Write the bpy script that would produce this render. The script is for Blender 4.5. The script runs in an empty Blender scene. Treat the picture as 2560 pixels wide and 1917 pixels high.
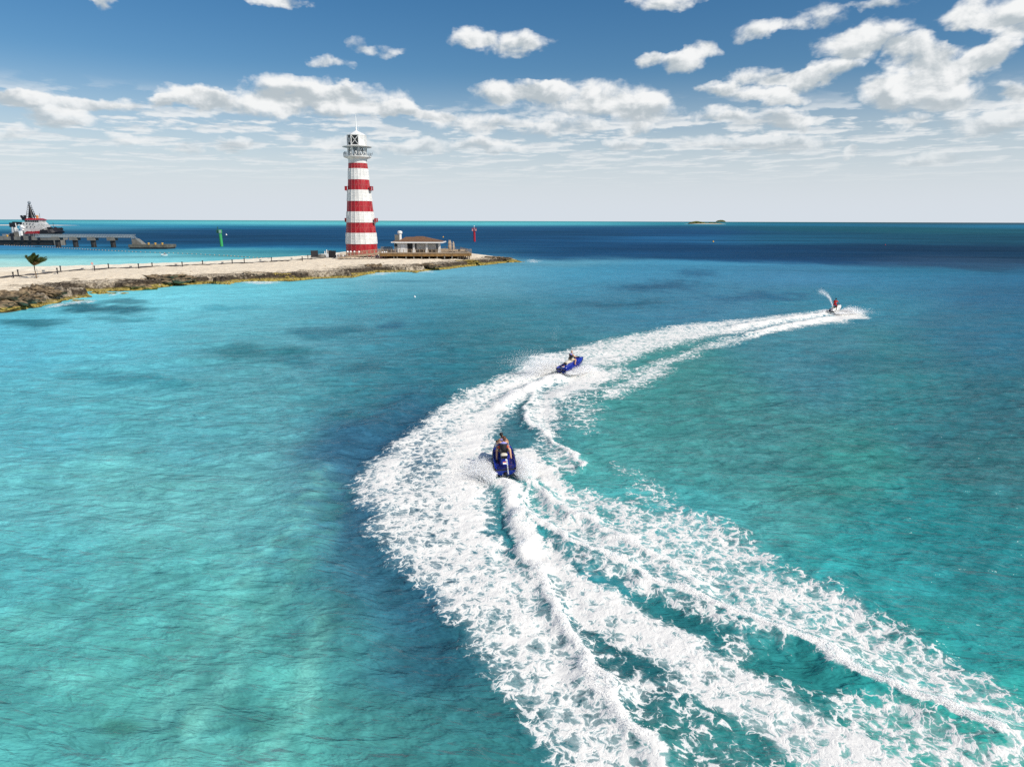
import bpy, bmesh, math, random
import numpy as np
from mathutils import Vector, Matrix

random.seed(7)
rng = np.random.default_rng(11)
R = math.radians
sc = bpy.context.scene
col = sc.collection

# ------------------------------------------------------------------ camera
H = 13.0                       # height of the drone above the sea
FPX = 1708.0                   # focal length in photo pixels (photo 2560 x 1917)
PITCH = math.atan((958.5 - 552.8) / FPX)
ROLL = R(0.18)
_r0 = np.array([1.0, 0, 0]); _u0 = np.array([0, math.sin(PITCH), math.cos(PITCH)])
CF = np.array([0, math.cos(PITCH), -math.sin(PITCH)])
CR = math.cos(ROLL) * _r0 + math.sin(ROLL) * _u0
CU = math.cos(ROLL) * _u0 - math.sin(ROLL) * _r0
cam = bpy.data.cameras.new('camera'); cam_o = bpy.data.objects.new('camera', cam); col.objects.link(cam_o)
cam.sensor_width = 36; cam.lens = 36 * FPX / 2560; cam.clip_start = 0.5; cam.clip_end = 90000
cam_o.matrix_world = Matrix(((CR[0], CU[0], -CF[0], 0), (CR[1], CU[1], -CF[1], 0), (CR[2], CU[2], -CF[2], H), (0, 0, 0, 1)))
sc.camera = cam_o

# ------------------------------------------------------------------ render, exposure
sc.render.engine = 'CYCLES'
sc.cycles.max_bounces = 5; sc.cycles.diffuse_bounces = 2; sc.cycles.glossy_bounces = 2; sc.cycles.transparent_max_bounces = 16
sc.cycles.use_denoising = False; sc.cycles.sample_clamp_direct = 2.5; sc.cycles.sample_clamp_indirect = 3
sc.view_settings.view_transform = 'Standard'; sc.view_settings.look = 'None'
sc.view_settings.exposure = 0.16; sc.view_settings.gamma = 1.0

# photo pixel -> direction / point (used only to survey where things stand in the world)
_HX = [0, 440, 960, 1340, 1600, 2000, 2560]; _HY = [553, 550.6, 549, 549.3, 551.7, 556, 562.6]
def yadj(px, py):
    lin = 552.8 + (px - 1280) * math.tan(ROLL)
    k = min(1.0, max(0.0, (1000 - py) / 300.0))
    return py + (lin - float(np.interp(px, _HX, _HY))) * k
def ray(px, py):
    py = yadj(px, py)
    return CF + (px - 1280) / FPX * CR - (py - 958.5) / FPX * CU
def P(px, py, z=0.0):
    d = ray(px, py); t = (z - H) / d[2]
    return Vector((d[0] * t, d[1] * t, z))
def Q(px, py, Y):                    # point on the vertical plane at depth Y
    d = ray(px, py); t = Y / d[1]
    return Vector((d[0] * t, Y, H + d[2] * t))
def azel(px, py):
    d = ray(px, py); return math.atan2(d[0], d[1]), math.atan2(d[2], math.hypot(d[0], d[1]))

# ------------------------------------------------------------------ sun
SUN_AZ, SUN_EL = R(122), R(40)         # azimuth clockwise from the view direction
sd = Vector((math.sin(SUN_AZ) * math.cos(SUN_EL), math.cos(SUN_AZ) * math.cos(SUN_EL), math.sin(SUN_EL)))
sl = bpy.data.lights.new('sun', 'SUN'); sl.energy = 4.2; sl.angle = R(0.5); sl.color = (1, .94, .85)
so = bpy.data.objects.new('sun', sl); col.objects.link(so); so.rotation_euler = (-sd).to_track_quat('-Z', 'Y').to_euler()

# ------------------------------------------------------------------ world: Nishita sky with clouds
w = bpy.data.worlds.new('World'); sc.world = w; w.use_nodes = True
nt = w.node_tree; nt.nodes.clear()
class NT:
    def __init__(s, tree): s.t = tree
    def n(s, kind, **kw):
        nd = s.t.nodes.new(kind)
        for k, v in kw.items(): setattr(nd, k, v)
        return nd
    def put(s, sock, v):
        if hasattr(v, 'is_output') or isinstance(v, bpy.types.NodeSocket): s.t.links.new(v, sock)
        else: sock.default_value = v
    def m(s, op, a, b=None, c=None, clamp=False):
        nd = s.n('ShaderNodeMath', operation=op, use_clamp=clamp)
        for i, v in enumerate((a, b, c)):
            if v is not None: s.put(nd.inputs[i], v)
        return nd.outputs[0]
    def v(s, op, a, b=None, c=None, out=0):
        nd = s.n('ShaderNodeVectorMath', operation=op)
        for i, x in enumerate((a, b, c)):
            if x is not None: s.put(nd.inputs[i], x)
        return nd.outputs[out]
    def comb(s, x, y, z=0.0):
        nd = s.n('ShaderNodeCombineXYZ')
        for i, q in enumerate((x, y, z)): s.put(nd.inputs[i], q)
        return nd.outputs[0]
    def sep(s, v):
        nd = s.n('ShaderNodeSeparateXYZ'); s.put(nd.inputs[0], v); return nd.outputs
    def mr(s, v, a, b, c=0.0, d=1.0, smooth=True):
        nd = s.n('ShaderNodeMapRange', interpolation_type='SMOOTHSTEP' if smooth else 'LINEAR')
        for i, q in enumerate((v, a, b, c, d)): s.put(nd.inputs[i], q)
        return nd.outputs[0]
    def noise(s, vec, scale, detail=4, rough=.5, dist=0.0, dim='3D', lac=2.0):
        nd = s.n('ShaderNodeTexNoise', noise_dimensions=dim)
        s.put(nd.inputs['Vector'], vec); nd.inputs['Scale'].default_value = scale
        nd.inputs['Detail'].default_value = detail; nd.inputs['Roughness'].default_value = rough
        nd.inputs['Distortion'].default_value = dist; nd.inputs['Lacunarity'].default_value = lac
        return nd.outputs[0]
    def mixc(s, f, a, b, blend='MIX'):
        nd = s.n('ShaderNodeMix', data_type='RGBA', blend_type=blend)
        s.put(nd.inputs[0], f)
        s.put(nd.inputs[6], a if not isinstance(a, tuple) else (*a, 1)[:4]); s.put(nd.inputs[7], b if not isinstance(b, tuple) else (*b, 1)[:4])
        return nd.outputs[2]
T = NT(nt)
geo = T.n('ShaderNodeTexCoord')
d = geo.outputs['Generated']
X, Y, Z = T.sep(d)[0:3]
az = T.m('ARCTAN2', X, Y); el = T.m('ARCSINE', Z)
sky = T.n('ShaderNodeTexSky', sky_type='NISHITA'); sky.sun_disc = False
sky.sun_elevation = SUN_EL; sky.sun_rotation = SUN_AZ; sky.altitude = 0; sky.air_density = 1.0; sky.dust_density = 0.3; sky.ozone_density = 2.0
# (cx, cy, rx, ry, strength) of each cloud as surveyed
CL = [(120,262,160,36),(250,268,110,24),(40,250,90,30),(150,303,110,22),(30,335,52,19),(480,240,90,30),(610,258,130,36),(745,228,140,42),(900,246,125,40),
 (800,268,150,28),(1000,270,60,22),(400,252,45,16),(1170,300,110,32),(1390,312,125,28),(1080,285,60,18),(1300,225,120,28),(1480,243,200,48),(1620,275,85,42),
 (1598,323,44,16),(1180,90,62,28),(1285,104,100,36),(900,105,38,24,.6),(955,125,70,20,.6),(830,155,48,18,.7),(1615,145,36,20),
 (1700,152,56,28),(1765,122,50,26),(1895,72,60,30,.8),(1975,60,50,26,.7),(2070,32,60,30,.6),(2110,110,85,48),(2200,100,115,55),(2285,130,80,48),
 (2420,165,110,52),(2300,200,130,46),(2350,250,125,42),(2240,235,90,34,.7),(2480,142,80,36),(2470,30,120,46),(2545,60,80,60),(2210,8,80,16,.7),
 (1900,190,92,32),(1990,202,80,28),(2080,180,82,28),(1800,222,48,20),(1870,238,78,20),(1955,246,72,22),(1785,285,60,24,.8),(1900,302,115,28),(1985,312,60,22),
 (2290,308,44,22),(2430,312,85,38),(2530,300,75,46),(2540,238,44,26),(325,350,56,16),(460,366,42,18),(585,360,54,20),(810,348,90,18),(1010,366,150,20),
 (1800,355,150,20),(1960,362,130,22),(2120,384,30,13),(2340,396,105,22),(1560,362,62,16),(700,4,80,20),(1670,6,90,24),(255,6,32,20,.7),(1240,360,120,16)]
vb = T.comb(az, el, 0.0)
wn = T.n('ShaderNodeTexNoise', noise_dimensions='2D'); T.put(wn.inputs['Vector'], T.comb(T.m('MULTIPLY', az, 1.0), T.m('MULTIPLY', el, 1.7))); wn.inputs['Scale'].default_value = 16; wn.inputs['Detail'].default_value = 4; wn.inputs['Roughness'].default_value = .6
off = T.v('SUBTRACT', wn.outputs['Color'], (.5, .5, .5))
vp = T.v('MULTIPLY_ADD', off, (.055, .028, 0), vb)
acc = None
for c in CL:
    cx, cy, rx, ry = c[:4]; st = c[4] if len(c) > 4 else 1.0
    a0, e0 = azel(cx, cy); a1, _ = azel(cx + rx, cy); _, e1 = azel(cx, cy - ry)
    sx, sy = 1.0 / ((a1 - a0) * 1.2), 1.0 / ((e1 - e0) * 1.12)
    vi = vp if acc is None else T.v('MULTIPLY_ADD', acc, (1e-8, 1e-8, 1e-8), vp)      # keeps the node chain sequential
    v = T.v('MULTIPLY_ADD', vi, (sx, sy, 0), (-a0 * sx, -e0 * sy, 1.0))
    dt = T.v('DOT_PRODUCT', v, v, out=1)
    wgt = T.m('SUBTRACT', 2.0, dt, clamp=True)
    if st < 1: wgt = T.m('MULTIPLY', wgt, st)
    acc = T.v('MULTIPLY_ADD', v, wgt, acc if acc is not None else (0, 0, 0))
ax, ay, aw = T.sep(acc)[0:3]
cov = T.m('MINIMUM', aw, 1.25)
vrel = T.m('DIVIDE', ay, T.m('MAXIMUM', aw, .15))
# generic low cloud streaks toward the horizon and everywhere out of the frame
eln = T.m('DIVIDE', 1.0, T.m('ADD', T.m('MAXIMUM', el, 0.0), .055))
pl = T.comb(T.m('MULTIPLY', az, 14.0), T.m('MULTIPLY', eln, 2.3))
low = T.noise(pl, 1.0, 6, .56, .0, '2D')
low2 = T.noise(T.v('ADD', pl, (.05, .16, 0)), 1.0, 4, .5, .0, '2D')
band = T.m('MULTIPLY', T.mr(el, R(2.2), R(4.4)), T.mr(el, R(9.6), R(7.0)))
lowc = T.m('MULTIPLY', T.mr(low, .46, .60), band)
side = T.m('MULTIPLY', T.mr(T.m('ABSOLUTE', az), R(42), R(55)), T.mr(T.noise(d, 3.2, 6, .55), .48, .66))
fb = T.noise(T.comb(az, T.m('MULTIPLY', el, 1.5)), 20, 7, .56, .15, '2D')
fb2 = T.noise(T.comb(T.m('ADD', az, .006), T.m('MULTIPLY', T.m('ADD', el, .012), 1.5)), 20, 5, .5, .15, '2D')
F = T.m('ADD', T.m('MULTIPLY', cov, 1.0), T.m('MULTIPLY', T.m('SUBTRACT', fb, .5), 2.0))
dens = T.mr(F, .08, .98)
dens = T.m('MULTIPLY', dens, T.mr(aw, 0.0, .2))
lit = T.m('ADD', T.m('MULTIPLY', T.m('SUBTRACT', fb, fb2), 2.2), T.m('ADD', T.m('MULTIPLY', vrel, .60), .60))
lit = T.m('ADD', lit, T.m('MULTIPLY', T.m('SUBTRACT', .7, T.m('MINIMUM', cov, 1.1)), .22))
lit = T.mr(lit, 0.05, .95)
ccol = T.mixc(lit, (4.3, 4.85, 5.2), (8.2, 8.3, 8.3))
lcol = T.mixc(T.mr(T.m('SUBTRACT', low, low2), -.06, .05), (6.3, 6.7, 7.0), (8.0, 8.1, 8.1))
hz = T.n('ShaderNodeHueSaturation'); T.put(hz.inputs['Color'], sky.outputs[0]); hz.inputs['Saturation'].default_value = 1.38; hz.inputs['Value'].default_value = .76
base = hz.outputs[0]
SKY_GRAD = T.mixc(T.mr(el, R(11.5), R(.3)), base, (6.05, 6.55, 7.1))
SKY_GRAD = T.mixc(T.m('MULTIPLY', T.mr(el, R(1), R(-.5)), 0.0), SKY_GRAD, base)
s1 = T.mixc(T.m('MULTIPLY', lowc, T.mr(el, R(3.0), R(7.5), .35, .8)), SKY_GRAD, lcol)
s1 = T.mixc(T.m('MULTIPLY', side, .9), s1, (6.5, 6.6, 6.7))
hfade = T.mr(el, R(2.0), R(9.0), .35, 1.0)
s2 = T.mixc(T.m('MULTIPLY', dens, hfade), s1, ccol)
bg = T.n('ShaderNodeBackground'); T.put(bg.inputs[0], s2); bg.inputs[1].default_value = 0.1
wo = T.n('ShaderNodeOutputWorld'); nt.links.new(bg.outputs[0], wo.inputs[0])
w.cycles.sampling_method = 'MANUAL'; w.cycles.sample_map_resolution = 512

# ------------------------------------------------------------------ helpers
def lin(c):
    c = np.asarray(c, float); return np.where(c <= .04045, c / 12.92, ((c + .055) / 1.055) ** 2.4)
def hexlin(h): return lin([int(h[i:i + 2], 16) / 255 for i in (0, 2, 4)])
_hash = rng.permutation(4096)
_gr = rng.uniform(0, 2 * np.pi, 4096)
def perlin(x, y, seed=0):
    xi = np.floor(x).astype(np.int64); yi = np.floor(y).astype(np.int64)
    xf = x - xi; yf = y - yi
    u = xf * xf * xf * (xf * (xf * 6 - 15) + 10); v = yf * yf * yf * (yf * (yf * 6 - 15) + 10)
    def g(ix, iy, dx, dy):
        a = _gr[_hash[(_hash[(ix + seed * 37) & 4095] + iy) & 4095]]
        return np.cos(a) * dx + np.sin(a) * dy
    n00 = g(xi, yi, xf, yf); n10 = g(xi + 1, yi, xf - 1, yf); n01 = g(xi, yi + 1, xf, yf - 1); n11 = g(xi + 1, yi + 1, xf - 1, yf - 1)
    return ((n00 * (1 - u) + n10 * u) * (1 - v) + (n01 * (1 - u) + n11 * u) * v) * 1.4
def fbm(x, y, o=4, seed=0, rough=.5):
    s = 0; a = 1; t = 0
    for i in range(o):
        s = s + a * perlin(x * 2 ** i + 17.3 * i, y * 2 ** i - 9.1 * i, seed + i); t += a; a *= rough
    return s / t
def sstep(a, b, x):
    t = np.clip((x - a) / (b - a), 0, 1); return t * t * (3 - 2 * t)

def mat(name, color, rough=.6, metal=0.0, spec=.5, var=0.0, vscale=3.0, bump=0.0, bscale=20.0, coat=0.0):
    m = bpy.data.materials.new(name); m.use_nodes = True
    t = NT(m.node_tree); bs = m.node_tree.nodes['Principled BSDF']
    bs.inputs['Roughness'].default_value = rough; bs.inputs['Metallic'].default_value = metal
    bs.inputs['Specular IOR Level'].default_value = spec; bs.inputs['Coat Weight'].default_value = coat
    tc = t.n('ShaderNodeTexCoord').outputs['Object']
    if var > 0:
        n = t.noise(tc, vscale, 5, .6)
        f = t.mr(n, .3, .7)
        a = tuple(c * (1 - var) for c in color); b = tuple(min(1, c * (1 + var * .6)) for c in color)
        t.put(bs.inputs['Base Color'], t.mixc(f, a, b))
    else: bs.inputs['Base Color'].default_value = (*color, 1)
    if bump > 0:
        b = t.n('ShaderNodeBump'); b.inputs['Strength'].default_value = bump; b.inputs['Distance'].default_value = .02
        t.put(b.inputs['Height'], t.noise(tc, bscale, 4, .6)); t.put(bs.inputs['Normal'], b.outputs[0])
    return m
def tag(o, label=None, cat=None, group=None, kind=None):
    if label: o['label'] = label
    if cat: o['category'] = cat
    if group: o['group'] = group
    if kind: o['kind'] = kind
    return o
def empty(name, loc=(0, 0, 0), rz=0.0):
    o = bpy.data.objects.new(name, None); col.objects.link(o); o.location = loc; o.rotation_euler = (0, 0, rz); o.empty_display_size = .3
    return o
def link_mesh(name, me, m=None, parent=None, smooth=False):
    o = bpy.data.objects.new(name, me); col.objects.link(o)
    if parent: o.parent = parent
    for q in (m if isinstance(m, (list, tuple)) else [m]):
        if q: me.materials.append(q)
    if smooth: me.shade_smooth()
    return o
class MB:
    def __init__(s): s.v = []; s.f = []; s.mi = []; s.cur = 0
    def add(s, vs, fs):
        n = len(s.v); s.v += [tuple(q) for q in vs]; s.f += [tuple(i + n for i in f) for f in fs]; s.mi += [s.cur] * len(fs); return s
    def box(s, c, d, rz=0.0, M=None):
        x, y, z = d[0] / 2, d[1] / 2, d[2] / 2
        vs = [Vector((a * x, b * y, e * z)) for a in (-1, 1) for b in (-1, 1) for e in (-1, 1)]
        Mr = M if M is not None else Matrix.Rotation(rz, 3, 'Z')
        vs = [Mr @ q + Vector(c) for q in vs]
        return s.add(vs, [(0, 1, 3, 2), (4, 6, 7, 5), (0, 4, 5, 1), (2, 3, 7, 6), (0, 2, 6, 4), (1, 5, 7, 3)])
    def hull(s, bottom, top):            # prism between two equal-length rings
        n = len(bottom)
        return s.add(list(bottom) + list(top), [tuple(range(n))[::-1], tuple(range(n, 2 * n))] + [(i, (i + 1) % n, n + (i + 1) % n, n + i) for i in range(n)])
    def bar(s, a, b, w, h=None, up=(0, 0, 1)):
        a = Vector(a); b = Vector(b); dr = (b - a); L = dr.length
        if L < 1e-6: return s
        dr.normalize(); up = Vector(up)
        if abs(dr.dot(up)) > .98: up = Vector((1, 0, 0))
        sx = dr.cross(up).normalized(); sz = sx.cross(dr).normalized()
        M = Matrix((sx, dr, sz)).transposed()
        return s.box((a + b) / 2, (w, L, h or w), M=M)
    def tube(s, pts, rad, n=8, cap=True):
        pts = [Vector(p) for p in pts]
        rad = rad if isinstance(rad, (list, tuple)) else [rad] * len(pts)
        base = len(s.v); vs = []; ref = Vector((0, 0, 1))
        for i, p in enumerate(pts):
            dr = (pts[min(i + 1, len(pts) - 1)] - pts[max(i - 1, 0)]).normalized()
            rf = ref if abs(dr.dot(ref)) < .95 else Vector((1, 0, 0))
            sx = dr.cross(rf).normalized(); sy = sx.cross(dr)
            for k in range(n):
                a = 2 * math.pi * k / n; vs.append(p + (sx * math.cos(a) + sy * math.sin(a)) * rad[i])
        fs = []
        for i in range(len(pts) - 1):
            for k in range(n):
                fs.append((i * n + k, i * n + (k + 1) % n, (i + 1) * n + (k + 1) % n, (i + 1) * n + k))
        if cap: fs += [tuple(range(n))[::-1], tuple((len(pts) - 1) * n + k for k in range(n))]
        return s.add(vs, fs)
    def lathe(s, prof, n=16, c=(0, 0, 0), ph=0.0, close=True):
        vs = []; fs = []
        for (r, z) in prof:
            for k in range(n):
                a = 2 * math.pi * (k + ph) / n; vs.append((c[0] + r * math.cos(a), c[1] + r * math.sin(a), c[2] + z))
        for i in range(len(prof) - 1):
            for k in range(n): fs.append((i * n + k, i * n + (k + 1) % n, (i + 1) * n + (k + 1) % n, (i + 1) * n + k))
        if close: fs += [tuple(range(n))[::-1], tuple((len(prof) - 1) * n + k for k in range(n))]
        return s.add(vs, fs)
    def ball(s, c, r, n=10, m=7):
        rr = r if isinstance(r, (tuple, list)) else (r, r, r)
        vs = [(c[0], c[1], c[2] - rr[2])]
        for i in range(1, m):
            t = math.pi * i / m
            for k in range(n):
                a = 2 * math.pi * k / n
                vs.append((c[0] + rr[0] * math.sin(t) * math.cos(a), c[1] + rr[1] * math.sin(t) * math.sin(a), c[2] - rr[2] * math.cos(t)))
        vs.append((c[0], c[1], c[2] + rr[2])); fs = []
        for k in range(n): fs.append((0, 1 + (k + 1) % n, 1 + k)); fs.append((len(vs) - 1, 1 + (m - 2) * n + k, 1 + (m - 2) * n + (k + 1) % n))
        for i in range(m - 2):
            for k in range(n): fs.append((1 + i * n + k, 1 + i * n + (k + 1) % n, 1 + (i + 1) * n + (k + 1) % n, 1 + (i + 1) * n + k))
        return s.add(vs, fs)
    def build(s, name, m, parent=None, smooth=False, bevel=0.0):
        me = bpy.data.meshes.new(name); me.from_pydata(s.v, [], s.f)
        for i, p in enumerate(me.polygons): p.material_index = s.mi[i]
        bm = bmesh.new(); bm.from_mesh(me); bmesh.ops.recalc_face_normals(bm, faces=bm.faces)
        if bevel > 0: bmesh.ops.bevel(bm, geom=bm.edges[:], offset=bevel, segments=2, affect='EDGES', clamp_overlap=True)
        bm.to_mesh(me); bm.free()
        return link_mesh(name, me, m, parent, smooth)
def np_mesh(name, V, Fq, m=None, parent=None, smooth=True):
    me = bpy.data.meshes.new(name); k = Fq.shape[1]
    me.vertices.add(len(V)); me.vertices.foreach_set('co', V.astype(np.float32).ravel())
    me.loops.add(Fq.size); me.loops.foreach_set('vertex_index', Fq.astype(np.int32).ravel())
    me.polygons.add(len(Fq)); me.polygons.foreach_set('loop_start', np.arange(0, Fq.size, k, dtype=np.int32))
    me.update(calc_edges=True)
    if smooth: me.shade_smooth()
    return link_mesh(name, me, m, parent)
def copy_tree(o, parent=None):
    c = o.copy(); col.objects.link(c); c.parent = parent
    for ch in o.children: copy_tree(ch, c)
    return c

# ------------------------------------------------------------------ the sea: foam outlines, crests and depth colours, surveyed from the photo
def adjpts(pts, z=0.0): return np.array([P(x, y, z)[:2] for x, y in pts])
def A(pts): return [(800 + x / 2.0275, 1100 + y / 2.0275) for x, y in pts]
def B(pts): return [(1500 + x / 2.0868, 1300 + y / 2.0868) for x, y in pts]
def C3(pts): return [(1000 + x / 3.16, 820 + y / 3.16) for x, y in pts]
def D4(pts): return [(1400 + x / 2.765, 680 + y / 2.765) for x, y in pts]
OUT_L = [(1454, 864), (1400, 880), (1345, 884), (1329, 893), (1316, 912), (1275, 929), (1247, 943), (1215, 959), (1171, 972), (1149, 992), (1127, 1007), (1092, 1022), (1090, 1041), (1060, 1060), (1035, 1076), (1009, 1092), (997, 1100), (963, 1130), (918, 1154), (904, 1179), (884, 1213), (899, 1253), (933, 1287), (933, 1337), (982, 1376), (1012, 1420), (1066, 1475), (1120, 1524), (1165, 1568), (1180, 1623), (1239, 1687), (1273, 1736), (1323, 1790), (1382, 1850), (1397, 1917), (1420, 2000)]
R1 = [(1293, 1376), (1333, 1425), (1357, 1475), (1387, 1534), (1416, 1583), (1451, 1633), (1490, 1682), (1510, 1721), (1520, 1765), (1550, 1810), (1600, 1850), (1640, 1885), (1665, 1917), (1720, 2000)]
W2_UP = [(1273, 1205), (1308, 1243), (1323, 1297), (1357, 1337), (1397, 1371), (1431, 1396), (1461, 1421), (1486, 1455), (1530, 1478), (1572, 1492), (1629, 1517), (1692, 1562), (1730, 1592), (1826, 1631), (1855, 1664), (1907, 1698), (1998, 1736), (2065, 1779), (2161, 1832), (2233, 1875), (2286, 1909), (2400, 1990)]
W2_LO = [(2060, 1985), (1979, 1917), (1941, 1885), (1907, 1851), (1855, 1832), (1816, 1794), (1759, 1755), (1711, 1722), (1658, 1683), (1605, 1650), (1558, 1615), (1500, 1592), (1441, 1550), (1392, 1505), (1350, 1440), (1293, 1376), (1283, 1312), (1271, 1248), (1262, 1205)]
R2 = [(1293, 1174), (1313, 1213), (1318, 1263), (1323, 1292), (1372, 1322), (1431, 1356), (1490, 1386), (1540, 1411), (1596, 1434), (1692, 1477), (1788, 1525), (1907, 1568), (1979, 1602), (2051, 1631), (2123, 1674), (2219, 1717), (2315, 1760), (2410, 1798), (2506, 1851), (2560, 1875), (2700, 1945)]
R3 = [(1328, 1213), (1367, 1243), (1411, 1268), (1466, 1297), (1515, 1332), (1569, 1356), (1600, 1376), (1660, 1410), (1750, 1465)]
R4 = [(1335, 985), (1320, 1016), (1318, 1048), (1329, 1067), (1358, 1086), (1386, 1102), (1411, 1121), (1437, 1140), (1446, 1155), (1462, 1171)]
W3_UP = [(1415, 1212), (1475, 1231), (1538, 1247), (1600, 1263), (1700, 1280), (1768, 1300), (1864, 1343), (1907, 1386), (1979, 1425), (2065, 1463), (2171, 1520), (2195, 1554), (2267, 1578), (2339, 1616), (2391, 1645), (2410, 1679), (2487, 1712), (2560, 1760), (2700, 1830)]
U1_UP = [(2092, 778), (2076, 776), (1993, 786), (1859, 798), (1725, 810), (1660, 820), (1635, 829), (1534, 845), (1454, 864)]
U1_LO = [(1402, 934), (1425, 925), (1490, 922), (1534, 911), (1574, 899), (1617, 883), (1682, 864), (1736, 850), (1783, 839), (1881, 823), (1979, 806), (2080, 790)]
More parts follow.
